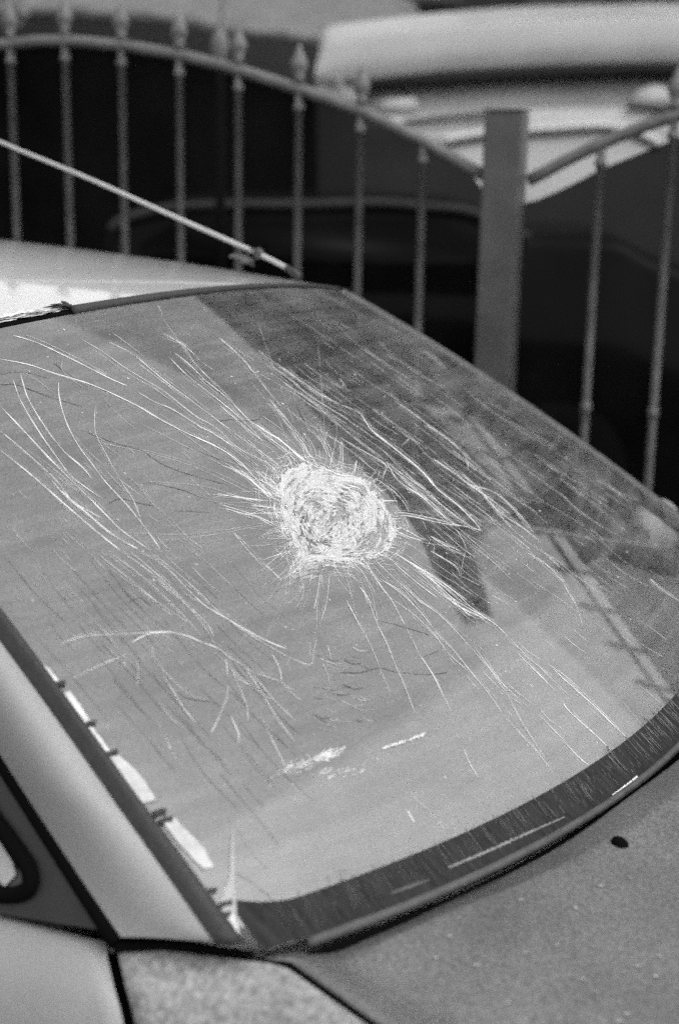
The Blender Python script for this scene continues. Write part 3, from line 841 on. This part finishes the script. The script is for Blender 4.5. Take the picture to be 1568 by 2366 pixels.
for w, pts in parse(TR):
    crack(bmC, pts, w*(.85 if pts[:, 0].mean() < 350 else .6), .2)
    L = np.linalg.norm(np.diff(pts, axis=0), axis=1).sum()
    if L > 60:                          # hairline companions that run beside every long crack
        for q in range(3):
            a = random.uniform(0, .35); b = random.uniform(a+.4, 1)
            c = resample(pts, 40)[int(a*39):int(b*39)+1]
            T = c[-1]-c[0]; T /= np.linalg.norm(T); N_ = np.array([-T[1], T[0]])
            o0, o1 = random.uniform(-9, 9), random.uniform(-9, 9)
            c = c+N_*np.linspace(o0, o1, len(c))[:, None]
            crack(bmF, c, random.uniform(.3, .6), .2)
for w, pts in parse(DK): crack(bmD, pts, w*1.0)
# crater outline
OUT = cv('G', [(430, 440), (500, 395), (570, 370), (650, 385), (760, 430), (870, 450), (968, 488), (975, 530), (1035, 590), (1085, 670), (1115, 740), (1140, 800), (1095, 870), (1040, 930), (920, 955), (830, 975), (720, 965), (640, 975), (570, 990), (535, 1010), (545, 950), (510, 880), (490, 800), (455, 730), (425, 650), (430, 560), (410, 500)])
CTR = OUT.mean(0)
def outline(a, k=1.0):
    n = len(OUT); x = a % 1*n; i = int(x) % n; f = x-int(x); return CTR+(OUT[i]*(1-f)+OUT[(i+1) % n]*f-CTR)*k
# short spikes all round, dense and uneven
for q in range(640):
    a = random.random(); p0 = outline(a, random.uniform(.8, 1.03)); d = p0-CTR; d /= np.linalg.norm(d)
    ang = math.atan2(d[1], d[0])
    right = max(0, math.cos(ang+.35))
    L = (random.random()**2.3)*(120-85*right)+5
    tw = random.gauss(0, .28); d = np.array([d[0]*math.cos(tw)-d[1]*math.sin(tw), d[0]*math.sin(tw)+d[1]*math.cos(tw)])
    b = random.gauss(0, .12); m_ = p0+d*L*.5+np.array([-d[1], d[0]])*L*b
    crack(bmC if random.random() < .6 else bmF, [p0, m_, p0+d*L], random.uniform(.4, 1.0)*(1.1 if L < 30 else .8), .35)
# ring cracks crossing the spikes, mostly at the left and the foot
for q in range(520):
    a = random.choice([random.uniform(.55, 1.02), random.uniform(.42, 1.0), random.random()]); k = .97+abs(random.gauss(0, .17)); da = random.uniform(.008, .05)
    pts = [outline(a+da*t, k+random.gauss(0, .015)) for t in (0, .33, .66, 1)]
    crack(bmC if random.random() < .4 else bmF, pts, random.uniform(.4, 1.0), 1.2)
# hairlines following the main fans
def flow(x, y):
    # direction of the long hairlines: steeper at lower left, flatter at upper right
    base = .70+.25*(y-900)/900-.10*(x-700)/700
    return np.array([math.cos(base*.9), math.sin(base*.9)])
def field(n, x0, x1, y0, y1, test, bm, w, L0, L1, turn=.05, jit=.25):
    k = 0
    while k < n:
        x, y = random.uniform(x0, x1), random.uniform(y0, y1)
        if not test(x, y): continue
        k += 1; d = flow(x, y); t = random.gauss(0, turn); d = np.array([d[0]*math.cos(t)-d[1]*math.sin(t), d[0]*math.sin(t)+d[1]*math.cos(t)])
        L = random.uniform(L0, L1); N_ = np.array([-d[1], d[0]]); s_ = random.uniform(-.03, .06)*L
        crack(bm, [(x, y), (x+d[0]*L/2+N_[0]*s_, y+d[1]*L/2+N_[1]*s_), (x+d[0]*L, y+d[1]*L)], random.uniform(*w), jit)
def edge_y(x): return 690+(x-800)*.655           # the far pillar in the photo
inside = lambda x, y: y > edge_y(x)+25 and y > 720-.08*x+30
field(70, 560, 1150, 780, 1230, lambda x, y: inside(x, y) and y > 730+.62*(x-560) and y < 900+.72*(x-560) and np.hypot(x-780, y-1190) > 150, bmF, (.3, .65), 50, 240)
field(110, 600, 1400, 720, 1350, lambda x, y: inside(x, y) and x > 600+.35*(y-720), bmF, (.3, .6), 30, 160)
field(26, 950, 1500, 1250, 1650, lambda x, y: inside(x, y), bmF, (.5, 1.0), 30, 120)
field(60, 20, 520, 1000, 1500, lambda x, y: y < 1300+x*.9 and y > 900+.75*x, bmF, (.5, 1.2), 20, 140)
field(30, 40, 620, 760, 1150, lambda x, y: y < 980+.55*x, bmF, (.5, 1.0), 20, 120)
# long fine radiating hairlines, mostly up-left and down-right of the impact
for q in range(38):
    a = random.choice([random.gauss(3.75, .35), random.gauss(.85, .4), random.gauss(3.4, .3), random.gauss(1.5, .4)])
    d = np.array([math.cos(a), math.sin(a)]); L = random.uniform(120, 420); r1 = random.uniform(95, 170)
    p0 = CTR+d*r1*np.array([1.05, .85]); N_ = np.array([-d[1], d[0]]); b_ = random.gauss(0, .04)*L
    if not inside(*(p0+d*L)): continue
    crack(bmF, [p0, p0+d*L*.5+N_*b_, p0+d*L], random.uniform(.3, .65), .3)
# fine dark wiping scratches at the lower left
field(46, 10, 560, 1290, 1950, lambda x, y: y > 1290+.0*x and y < 1420+.95*x, bmD, (.35, .8), 60, 260, .03, .2)
field(30, 600, 1100, 760, 1150, lambda x, y: inside(x, y) and y > 690+.8*(x-560)-50, bmD, (.5, 1.0), 40, 140)
# curling dark hairs of cracks in the lower middle
for q in range(30):
    x, y = random.uniform(720, 830), random.uniform(1490, 1680); L = random.uniform(15, 60)
    crack(bmD if q % 2 else bmF, [(x, y), (x+L*.5, y+L*.25), (x+L, y+L*.22)], random.uniform(.6, 1.4), .8)
# flecks
for q in range(260):
    x, y = random.uniform(10, 1500), random.uniform(760, 2000)
    if not inside(x, y) or y > 1400+x*1.3 or y > 2050-.35*(x-500): continue
    d = flow(x, y); L = random.uniform(1.5, 7); crack(bmC if q % 3 else bmF, [(x, y), (x+d[0]*L*.5, y+d[1]*L*.5), (x+d[0]*L, y+d[1]*L)], random.uniform(.9, 2.2), .4, n=5)
# scuffed paint smears
def smear(cx, cy, rx, ry, rot, n):
    for q in range(n):
        a = random.random()*2*math.pi; r_ = random.random()**.7
        x, y = r_*rx*math.cos(a), r_*ry*math.sin(a); X = cx+x*math.cos(rot)-y*math.sin(rot); Y = cy+x*math.sin(rot)+y*math.cos(rot)
        L = random.uniform(4, 16); t = rot+random.gauss(0, .3)
        crack(bmC if random.random() < .45 else bmF, [(X, Y), (X+L/2*math.cos(t), Y+L/2*math.sin(t)), (X+L*math.cos(t), Y+L*math.sin(t))], random.uniform(.6, 2.4), .6, n=6)
smear(755, 1745, 38, 12, -.32, 150); smear(700, 1765, 70, 14, -.36, 110); smear(742, 1785, 26, 5, -.3, 30); smear(790, 1790, 50, 14, -.3, 26)
for q in range(11):
    x = 884+q*8.5; y = 1730-q*2.9+random.uniform(-2, 2)
    if q in (6,): continue
    blob([(x-3, y+3), (x+5, y-4), (x+13, y-6), (x+6, y+3)], 'paint_smear', CRACKF if q % 2 else CHALK, .0009, rough=1.6)
for q in range(420):
    u = random.uniform(-.95, .25); a, b = sorted((random.uniform(.004, .05), random.uniform(.004, .05)))
    if b-a < .008: b = a+.008
    q0 = project(gs0(np.array([u, u+.004]), np.array([a, b])))
    crack(bmD2 if q % 3 else bmD, [q0[0], q0.mean(0), q0[1]], random.uniform(.5, 1.3), .4, lift=.0010, n=6)
def merged(name, parts, parent):
    bm = bmesh.new()
    for k_, (b_, m_) in enumerate(parts):
        for f in b_.faces: f.material_index = k_
        me_ = bpy.data.meshes.new('tmp'); b_.to_mesh(me_); b_.free(); bm.from_mesh(me_); bpy.data.meshes.remove(me_)
    o = link(name, bm, parts[0][1], parent, recalc=False, smooth=False)
    for _, m_ in parts[1:]: o.data.materials.append(m_)
    return o
merged('crack_pattern', [(bmC, CRACK), (bmF, CRACKF), (bmD, DARKC), (bmD2, mat('band wear', .11, .7))], glass)
# crater: crushed glass, displaced and ragged
res = 230
xs = np.linspace(OUT[:, 0].min()-12, OUT[:, 0].max()+12, res); ys = np.linspace(OUT[:, 1].min()-12, OUT[:, 1].max()+12, int(res*.85))
XX, YY = np.meshgrid(xs, ys)
ang = np.arctan2(YY-CTR[1], XX-CTR[0]); oa = np.arctan2(OUT[:, 1]-CTR[1], OUT[:, 0]-CTR[0]); orr = np.hypot(*(OUT-CTR).T)
o_ = np.argsort(oa); RR = np.interp(ang, oa[o_], orr[o_], period=2*math.pi); rr = np.hypot(XX-CTR[0], YY-CTR[1])
rag = np.array([noise.noise(Vector((a*9, 1, 2)))*.05+noise.noise(Vector((a*30, 4, 2)))*.05 for a in ang.ravel()]).reshape(ang.shape)
k = rr/(RR*(1.0+rag))
u, v = inv(np.stack([XX.ravel(), YY.ravel()], 1))
B0 = gs(u, v, .0006); NN_ = gnorm(u, v)
H = np.zeros(len(u))
for i in range(len(u)):
    X, Y = XX.flat[i], YY.flat[i]; kk = k.flat[i]; a = ang.flat[i]
    sw = Vector((rr.flat[i]*.11, a*2.2+rr.flat[i]*.012, 3)); q = Vector((X*.05, Y*.05, 1))
    n_ = noise.noise(sw)*1.4+noise.noise(sw*2.6)*.9+noise.noise(q*.6)*1.6+noise.noise(q*2)*.5+noise.noise(q*5)*.5+noise.noise(q*11)*.35
    H[i] = .0022*n_*max(0, min(1, (1.02-kk)*4))
    pit = noise.noise(Vector((X*.11, Y*.16, 8)))+.5*noise.noise(Vector((X*.3, Y*.4, 3)))
    if pit > .52 and kk < .75 and Y > CTR[1]-60: H[i] -= .006*(pit-.52)*8
B = B0+NN_*H[:, None]
bm = bmesh.new(); vs = [bm.verts.new(tuple(b)) for b in B]; nx = len(xs)
for j in range(len(ys)-1):
    for i in range(nx-1):
        if max(k[j, i], k[j+1, i], k[j, i+1], k[j+1, i+1]) < 1.0:
            bm.faces.new((vs[j*nx+i], vs[j*nx+i+1], vs[(j+1)*nx+i+1], vs[(j+1)*nx+i]))
bmesh.ops.delete(bm, geom=[v_ for v_ in bm.verts if not v_.link_faces], context='VERTS')
crt = link('impact_crater', bm, CRUSH, glass, smooth=False)
# swirling fracture lines inside the crater
bmS = bmesh.new(); bmK = bmesh.new()
for q in range(750):
    a = random.random(); kk = random.uniform(.12, 1.0)**.8; da = random.uniform(.01, .06); 
    pts = [outline(a+da*t, kk+random.gauss(0, .012)) for t in (0, .33, .66, 1)]
    dark = random.random() < .22*(1.2-kk)+.04
    crack(bmK if dark else bmS, pts, random.uniform(.5, 1.1) if dark else random.uniform(.4, 1.1), 1.2, lift=.0022)
for q in range(34):                      # dark chips fallen out near the middle
    a = random.gauss(0, 1); x, y = 770+random.gauss(0, 55), 1195+random.gauss(0, 34); L = random.uniform(2, 9)
    if np.hypot(x-780, (y-1195)*1.3) > 105: continue
    crack(bmK, [(x, y), (x+L*.6, y+random.uniform(-2, 1)), (x+L, y+random.uniform(-5, 2))], random.uniform(.8, 2.4), 1.0, lift=.003, n=6)
merged('fracture_lines', [(bmS, CRACK), (bmK, mat('fracture shade', .15, .6))], crt)

# ------------------------------------------------------------------ aerial on the far side of the roof
zr = 1.352
base = onplane(668, 622, (0, 1, 0), .47);
mid = onplane(0, 327, (0, 1, 0), .50); tip = mid+(mid-base)*.6
aer = empty('roof_aerial', tuple(base), None, None); aer.parent = car; aer.matrix_parent_inverse = Matrix.Translation(-car.location)
L_ = [base, onplane(600, 588, (0, 1, 0), .474), onplane(400, 499, (0, 1, 0), .482), onplane(200, 410, (0, 1, 0), .491), mid, tip]
bm = bmesh.new(); tube(bm, resample(L_, 60), np.linspace(.0042, .0028, 60), 10); link('whip', bm, mat('aerial plastic', .42, .5), aer)
bm = bmesh.new(); tube(bm, [onplane(662, 618, (0, 1, 0), .468), onplane(690, 640, (0, 1, 0), .45)], [.0045, .008], 10); link('aerial_foot', bm, TRIM, aer)
kc = onplane(597, 586, (0, 1, 0), .474)
bm = bmesh.new()
for q in range(7):
    ax = np.array([random.gauss(0, 1), random.gauss(0, 1), random.gauss(0, 1)]); ax /= np.linalg.norm(ax); b_ = np.cross(ax, [0, 0, 1]); b_ /= np.linalg.norm(b_); c_ = np.cross(ax, b_)
    tube(bm, [kc+.0075*(b_*math.cos(t)+c_*math.sin(t)) for t in np.linspace(0, 6.283, 14)], .0024, 6)
tube(bm, resample([kc, kc+np.array([-.014, 0, .006]), kc+np.array([-.024, 0, -.012]), kc+np.array([-.010, 0, -.020])], 14), .003, 6)
link('knotted_cord', bm, SEAL, aer)
bm = bmesh.new()
for (px, py, w_, h_, m_) in [(560, 597, .016, .0045, 0), (545, 592, .010, .004, 0), (572, 603, .010, .005, 0)]:
    c = onplane(px, py, (0, 1, 0), .46); r_ = bmesh.ops.create_uvsphere(bm, u_segments=14, v_segments=8, radius=1)
    for v_ in r_['verts']: v_.co = Vector((c[0]+v_.co.x*w_*.7, c[1]+v_.co.y*.02, c[2]+v_.co.z*h_))
link('cord_bundle', bm, SEAL, aer)

# ------------------------------------------------------------------ the fence
A_, B_, C_, Z0 = 33.07, 122.33, .0130, 3.90
def fplan(k):                            # plan position of picket k
    Z = Z0*(1-C_*k); x = (A_+B_*k)/(1-C_*k); q = at(x, 342, Z); return np.array([q[0], q[1]])
F0 = fplan(0); FD = (fplan(8)-F0)/8; fn = np.array([FD[1], -FD[0]]); fn /= np.linalg.norm(fn)
if fn @ (CAM[:2]-F0) < 0: fn = -fn
def fpt(px, py, off=0.0):                # photo point on the fence plane (off metres towards the camera)
    d = ray(px, py); n3 = np.array([fn[0], fn[1], 0]); p0 = np.array([F0[0], F0[1], 0])+n3*off
    return CAM+d*((n3@(p0-CAM))/(n3@d))
def fk(P): return float(((P[:2]-F0)@FD)/(FD@FD))
K0 = .8
railL = [fpt(x, y) for x, y in [(100, 94), (170, 95), (285, 105), (417, 127), (550, 161), (692, 206), (835, 256), (980, 327), (1118, 408)]]
rk = [fk(q)-K0 for q in railL]; rz = [q[2] for q in railL]; KP = 8.25
half = KP-K0
def arch(d): d = abs(d); return interp(d, [0]+rk[1:], [rz[0]]+rz[1:]) if d <= half+.2 else rz[-1]
def W3(k, z, off=0.0): q = F0+FD*k+fn*off; return np.array([q[0], q[1], z])
def zpix(px, py): return fpt(px, py)[2]
def fence_panel(kc, ks, label, finials, collars, arcf):
    c = W3(kc, 0); t = empty('arched_fence', tuple(c), label, 'fence', 'arched fence panels')
    k0, k1 = kc-half+.26, kc+half-.26
    bm = bmesh.new(); tube(bm, [W3(k, arcf(k)) for k in np.linspace(k0, k1, 60)], .0155, 10); link('top_rail', bm, IRON, t)
    bm = bmesh.new(); tube(bm, [W3(k0, .22), W3(k1, .22)], .014, 8); link('bottom_rail', bm, IRON, t)
    for k in ks:
        z1 = arcf(k)-.008; bm = bmesh.new(); prof = [(.0105, .08), (.0105, z1)]
        tube(bm, [W3(k, z) for z in (.08, .6, 1.1, z1-.045, z1-.044, z1-.03, z1-.029, z1)], [.0106]*4+[.0145]*2+[.0106]*2, 10)
        p = link('picket', bm, IRON, t)
        if finials(k):
            zt_ = arcf(k); q = W3(k, zt_)
            bm = bmesh.new(); lathe(bm, [(r_*1.26, z_*1.26) for r_, z_ in [(.009, .008), (.009, .016), (.012, .020), (.008, .024), (.016, .040), (.0175, .047), (.013, .060), (.006, .076), (.0015, .088)]], 12, tuple(q)); link('finial', bm, IRON, p)
        for z in collars:
            bm = bmesh.new(); q = W3(k, z); lathe(bm, [(.0107, -.014), (.0142, -.010), (.0142, .010), (.0107, .014)], 12, tuple(q)); link('collar', bm, IRON, p)
    return t
fence_panel(K0, [k for k in range(-6, 8)], 'arched iron fence panel with spear finials left of the square post', lambda k: k < 6.5, (.95,), lambda k: arch(k-K0))
KR = [fk(fpt(1385, 400)), fk(fpt(1548, 400))]
stp = KR[1]-KR[0]
railR = [fpt(x, y) for x, y in [(1222, 418), (1300, 374), (1385, 333), (1480, 294), (1568, 264)]]
kR = [fk(q) for q in railR]; zR = [q[2] for q in railR]
kcR = KP+half+.1
def archR(k):
    if k <= kR[-1]: return interp(k, kR, zR)
    if k > 2*kcR-kR[-1]: return interp(2*kcR-k, kR, zR)
    s = math.sin((k-kR[-1])/(2*kcR-2*kR[-1])*math.pi); return zR[-1]+.11*s
fence_panel(kcR, [KR[0]+stp*i for i in range(-0, 13)], 'arched iron fence panel right of the square post', lambda k: k > KR[1]-.3, (.95,), archR)
zpt = zpix(1172, 258)
for i, (k, lab) in enumerate([(KP, 'thick square iron fence post between two arched panels'), (KP-2*half-.1, 'square fence post at the far left end of the arched panel'), (KP+2*half+.2, 'square fence post at the far right end of the fence')]):
    bm = bmesh.new(); box(bm, (-.046, -.046, .0), (.046, .046, zpt), .005, Matrix.Rotation(math.atan2(FD[1], FD[0]), 3, 'Z'), tuple(W3(k, 0)))
    t = empty('fence_post', tuple(W3(k, 0)), lab, 'fence post', 'square fence posts'); link('shaft', bm, POSTM, t, smooth=False)
    bm = bmesh.new(); box(bm, (-.048, -.048, zpt), (.048, .048, zpt+.005), .001, Matrix.Rotation(math.atan2(FD[1], FD[0]), 3, 'Z'), tuple(W3(k, 0))); link('cap', bm, POSTM, t, smooth=False)
# netting tied behind each panel, cut to its arch
def net(ka, kb, topf, label):
    bm = bmesh.new(); G = []
    for k in np.linspace(ka, kb, 70):
        zt_ = topf(k); G.append([W3(k, z, -.03-.004*math.sin(k*3+z*5)) for z in np.linspace(.05, zt_, 12)])
    grid(bm, G); return tag(link('shade_netting', bm, NET, None), label, 'netting', 'black netting behind the fence')
net(K0-half+.3, KP-.05, lambda k: arch(k-K0)-.004-.05*min(1, max(0, (k-(KP-.75))/.45))**2, 'black netting tied behind the left arched fence panel')
netR = [fpt(x, y, -.03) for x, y in [(1222, 470), (1320, 427), (1390, 389), (1568, 318)]]
kN = [fk(q) for q in netR]; zN = [q[2] for q in netR]
net(KP+.05, 2*kcR-kN[0], lambda k: interp(k, kN, zN) if k <= kN[-1] else (interp(2*kcR-k, kN, zN) if k > 2*kcR-kN[-1] else zN[-1]+.1*math.sin((k-kN[-1])/(2*kcR-2*kN[-1])*math.pi)), 'black netting behind the right fence panel')

# ------------------------------------------------------------------ beyond the fence
hx = np.array([math.cos(YAW), math.sin(YAW), 0]); hy = np.array([-math.sin(YAW), math.cos(YAW), 0]); hz = np.array([0, 0, 1.0])
def loft(bm, sect, depth):
    """solid from a front outline (list of 3-D points) pushed back by depth"""
    f = bm.faces.new([bm.verts.new(tuple(p)) for p in sect]); r = bmesh.ops.extrude_face_region(bm, geom=[f])
    bmesh.ops.translate(bm, vec=Vector(hy*depth), verts=[v for v in r['geom'] if isinstance(v, bmesh.types.BMVert)])
DV = 7.4
van = empty('pale_van', tuple(at(1300, 400, DV+1)*np.array([1, 1, 0])), 'pale tall van with a roof spoiler over its rear window, behind the fence', 'van')
def vp(x, y, o=0.0): return at(x, y, DV)+hy*o
# roof cap / spoiler: rounded slab
top = resample([(732, 130), (735, 92), (744, 66), (768, 52), (840, 42), (1000, 24), (1200, 8), (1400, 2), (1568, -2), (1800, 4), (1990, 40), (2040, 120)], 60)
bot = resample([(728, 190), (760, 195), (790, 192), (850, 187), (1000, 171), (1200, 158), (1400, 150), (1568, 148), (1760, 152), (1950, 165), (2040, 180)], 60)
bm = bmesh.new(); G = []
for k, (f, o) in enumerate([(0, .0), (.02, -.03), (.05, -.045), (.4, -.047), (.67, -.05), (.69, -.047), (.71, -.03), (.74, .01), (.90, .20), (1.06, .42), (1.12, 1.0), (1.1, 2.6)]):
    G.append([vp(*(bot[i]*(1-f)+top[i]*f), o) for i in range(60)])
grid(bm, G); link('roof_spoiler', bm, VANP, van)
bm = bmesh.new(); loft(bm, [vp(*q, .28) for q in [(800, 185), (1100, 150), (1568, 130), (1960, 150), (1990, 260), (1568, 230), (1100, 240), (830, 262)]], .1); link('rear_shade_sheet', bm, VDARK, van)  # black sheet paints the shade under the spoiler
WINM = mat('van window glass', .20, .35, n_amt=.25, n_scale=1.5)
bm = bmesh.new(); G = []
wt_ = resample([(840, 195), (1000, 178), (1300, 162), (1568, 158), (1960, 175)], 40); wb_ = resample([(850, 262), (1000, 262), (1200, 248), (1400, 244), (1520, 246), (1960, 250)], 40)
for f in np.linspace(0, 1, 6): G.append([vp(*(wt_[i]*(1-f)+wb_[i]*f), .20-.2*f) for i in range(40)])
grid(bm, G); rw = link('rear_window', bm, WINM, van)
for pts in [[(868, 236), (900, 228), (955, 226), (970, 246), (950, 262), (880, 262)], [(1470, 208), (1510, 196), (1545, 205), (1556, 235), (1530, 246), (1450, 240), (1462, 224)]]:  # pale plates stand in for reflections on the rear glass
    bm = bmesh.new(); loft(bm, [vp(*q, -.02) for q in pts], .012); link('window_reflection', bm, mat('pale painted reflection', .32, .6, n_amt=.2), rw)
# tailgate below the window
bm = bmesh.new(); G = []
a_ = resample([(838, 262), (1000, 262), (1200, 250), (1400, 246), (1600, 248), (1960, 252)], 40); b_ = a_+np.array([0, 420])
for f, o in [(0, .0), (.04, -.05), (.10, -.07), (.16, -.05), (.3, -.07), (.6, -.08), (1, -.04)]: G.append([vp(*(a_[i]*(1-f)+b_[i]*f), o) for i in range(40)])
grid(bm, G); link('tailgate', bm, VANP, van)
def vline(pts, r, name, m, o=-.07):
    bm = bmesh.new(); P_ = [vp(x, y, o) for x, y in resample(pts, 40)]; tube(bm, P_, r, 8); link(name, bm, m, van)
vline([(930, 284), (1010, 274), (1110, 266), (1128, 262)], .012, 'panel_gap', VDARK)
vline([(1020, 325), (1130, 305), (1240, 298), (1370, 290), (1430, 296), (1480, 312), (1515, 330)], .019, 'chrome_strip', mat('bright trim', .5, .4))
vline([(1030, 338), (1130, 321), (1240, 314), (1370, 304), (1430, 309), (1475, 326), (1510, 345)], .008, 'panel_gap', VDARK)
vline([(1440, 248), (1500, 254), (1530, 256), (1560, 246)], .016, 'panel_gap', VDARK)
vline([(930, 300), (1000, 292), (1130, 284)], .014, 'panel_shadow', WINM, -.06)
vline([(800, 192), (1000, 178), (1200, 165), (1400, 157), (1568, 155), (1960, 168)], .035, 'panel_shadow', VDARK, .02)  # black tube deepens the painted shade below the spoiler
# left flank of the van
bm = bmesh.new(); G = []
for f in np.linspace(0, 1, 8):
    G.append([vp(730+f*8, 190+f*480, .10), vp(760+f*10, 192+f*480, .0), vp(838, 205+f*480, -.05)])
grid(bm, G); link('rear_pillar', bm, VANP, van)
bm = bmesh.new(); ax = vp(735, 190, .1); G = []
for z in (.35, 1.0, 1.5, 1.9): G.append([np.array([ax[0], ax[1], z])+hy*d for d in (0, 1, 2, 3)])
grid(bm, G); link('side_panel', bm, VANP, van)
vline([(775, 180), (790, 205), (800, 240)], .012, 'panel_gap', WINM, -.09)
for px in (900, 1850):
    c = at(px, 342, DV); c[2] = .32; bm = bmesh.new(); lathe(bm, [(.2, -.1), (.31, -.09), (.32, 0), (.31, .09), (.2, .1)], 30)
    bmesh.ops.rotate(bm, matrix=Matrix.Rotation(math.pi/2, 3, 'Y') if False else Matrix.Rotation(YAW, 3, 'Z') @ Matrix.Rotation(math.pi/2, 3, 'Y'), verts=bm.verts); bmesh.ops.translate(bm, vec=Vector(c+hy*.4), verts=bm.verts); link('wheel', bm, TYRE, van)

# black car just behind the netting, a bright tube painting the sky's highlight along its roof
DB = 5.7
bc = empty('black_car', tuple(at(800, 400, DB+.6)*np.array([1, 1, 0])), 'black car parked behind the netting with a painted highlight along its roof', 'car')
def bp_(x, y, o=0.0): return at(x, y, DB)+hy*o
rl = resample([(235, 560), (262, 512), (310, 492), (400, 474), (550, 468), (700, 468), (870, 464), (980, 472), (1080, 482), (1180, 520), (1230, 545), (1340, 548), (1440, 556), (1520, 600), (1640, 640), (1800, 690)], 90)
bm = bmesh.new(); G = []
zdn = np.array([0, 0, 1.0])
for dz, o in [(-1.1, .0), (-.5, -.12), (-.32, -.05), (-.06, .06), (-.028, .075), (-.006, .10), (0, .16), (.02, .5), (.02, .9), (-.02, 1.3), (-.35, 1.5), (-1.1, 1.5)]:
    G.append([bp_(x, y, o)+zdn*dz for x, y in rl])
grid(bm, G); link('body', bm, BLACKP, bc)
bm = bmesh.new(); tube(bm, [bp_(x, y+6, .055) for x, y in rl[4:60]], .018, 8); link('roof_highlight', bm, mat('painted highlight', .6, .4, n_amt=.3, n_scale=3), bc)
bm = bmesh.new(); loft(bm, [bp_(x, y, -.10) for x, y in [(330, 560), (420, 505), (1000, 505), (1150, 570), (1150, 640), (330, 640)]], .02); link('side_window', bm, DGLASS, bc)
for px in (350, 1300):
    c = at(px, 700, DB); c[2] = .3; bm = bmesh.new(); lathe(bm, [(.18, -.09), (.29, -.08), (.3, 0), (.29, .08), (.18, .09)], 30)
    bmesh.ops.rotate(bm, matrix=Matrix.Rotation(YAW, 3, 'Z') @ Matrix.Rotation(math.pi/2, 3, 'X'), verts=bm.verts); bmesh.ops.translate(bm, vec=Vector(c+hy*.05), verts=bm.verts); link('wheel', bm, TYRE, bc)

# awning with a scalloped fringe, top left
DA = 9.0
aw = empty('market_awning', tuple(at(400, 100, DA+1)*np.array([1, 1, 0])), 'sagging pale canvas awning with a scalloped edge at the top left', 'awning')
fr = resample([(-500, -10), (-100, 14), (60, 20), (230, 30), (400, 42), (520, 68), (640, 78), (730, 92), (800, 95)], 120)
bk = resample([(-500, -330), (-100, -330), (200, -300), (500, -200), (700, -120), (850, -60), (940, 0), (1000, 60)], 120)
bm = bmesh.new(); G = []
for f in np.linspace(0, 1, 10):
    G.append([at(*(fr[i]*(1-f)+bk[i]*f), DA+2.6*f)+np.array([0, 0, -.05*math.sin(f*math.pi)+.012*math.sin(i*.5+f*6)]) for i in range(120)])
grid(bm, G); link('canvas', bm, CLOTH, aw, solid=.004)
bm = bmesh.new(); G = [[], []]
for i in range(120):
    x, y = fr[i]; G[0].append(at(x, y-2, DA-.01)); G[1].append(at(x, y+9+7*abs(math.sin(i*.62)), DA-.01))
grid(bm, G); link('fringe', bm, mat('dark fringe', .05, .9), aw, solid=.004)
bm = bmesh.new(); tube(bm, resample([at(508, -60, DA-.02), at(514, 20, DA-.02), at(506, 72, DA-.02)], 10), .011, 6); link('hanging_cord', bm, mat('cord grey', .12, .8), aw)
for px in (-400, 880):
    p_ = at(px, 60, DA+2.4); bm = bmesh.new(); tube(bm, [(p_[0], p_[1], 0), tuple(p_)], .03, 8); link('pole', bm, TRIM, aw)
# lumpy pale bundle hanging at the very left
bm = bmesh.new(); bmesh.ops.create_icosphere(bm, subdivisions=4, radius=1)
c = at(22, 26, 6.2)
for v_ in bm.verts:
    n_ = 1+.45*noise.noise(v_.co*2.1)+.2*noise.noise(v_.co*5); v_.co = Vector(c+hx*v_.co.x*.085*n_+hy*v_.co.y*.07*n_+hz*v_.co.z*.07*n_)
t = empty('hanging_bundle', tuple(c), 'pale crumpled bundle above the fence at the top left corner', 'bundle')
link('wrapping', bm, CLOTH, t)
bm = bmesh.new(); tube(bm, [c, c+np.array([0, 0, .6])], .005, 6); link('cord', bm, TRIM, t)
# a second, shorter post with a rounded head behind the fence
q = at(508, 105, 5.0); bm = bmesh.new()
lathe(bm, [(.018, 0), (.018, q[2]-.06), (.024, q[2]-.045), (.030, q[2]), (.026, q[2]+.03), (.012, q[2]+.052), (.003, q[2]+.058)], 14, (q[0], q[1], 0))
tag(link('gate_stake', bm, IRON, None), 'round-headed iron stake just behind the left fence panel', 'stake')
# shed wall coloured dark for the shade under the awning, closing the view
for (xa, xb, D_, z1, nm, lab, m_) in [(-900, 1030, 13.6, 2.85, 'shed', 'shed painted dark as the shade beneath the awning', WALLD)]:
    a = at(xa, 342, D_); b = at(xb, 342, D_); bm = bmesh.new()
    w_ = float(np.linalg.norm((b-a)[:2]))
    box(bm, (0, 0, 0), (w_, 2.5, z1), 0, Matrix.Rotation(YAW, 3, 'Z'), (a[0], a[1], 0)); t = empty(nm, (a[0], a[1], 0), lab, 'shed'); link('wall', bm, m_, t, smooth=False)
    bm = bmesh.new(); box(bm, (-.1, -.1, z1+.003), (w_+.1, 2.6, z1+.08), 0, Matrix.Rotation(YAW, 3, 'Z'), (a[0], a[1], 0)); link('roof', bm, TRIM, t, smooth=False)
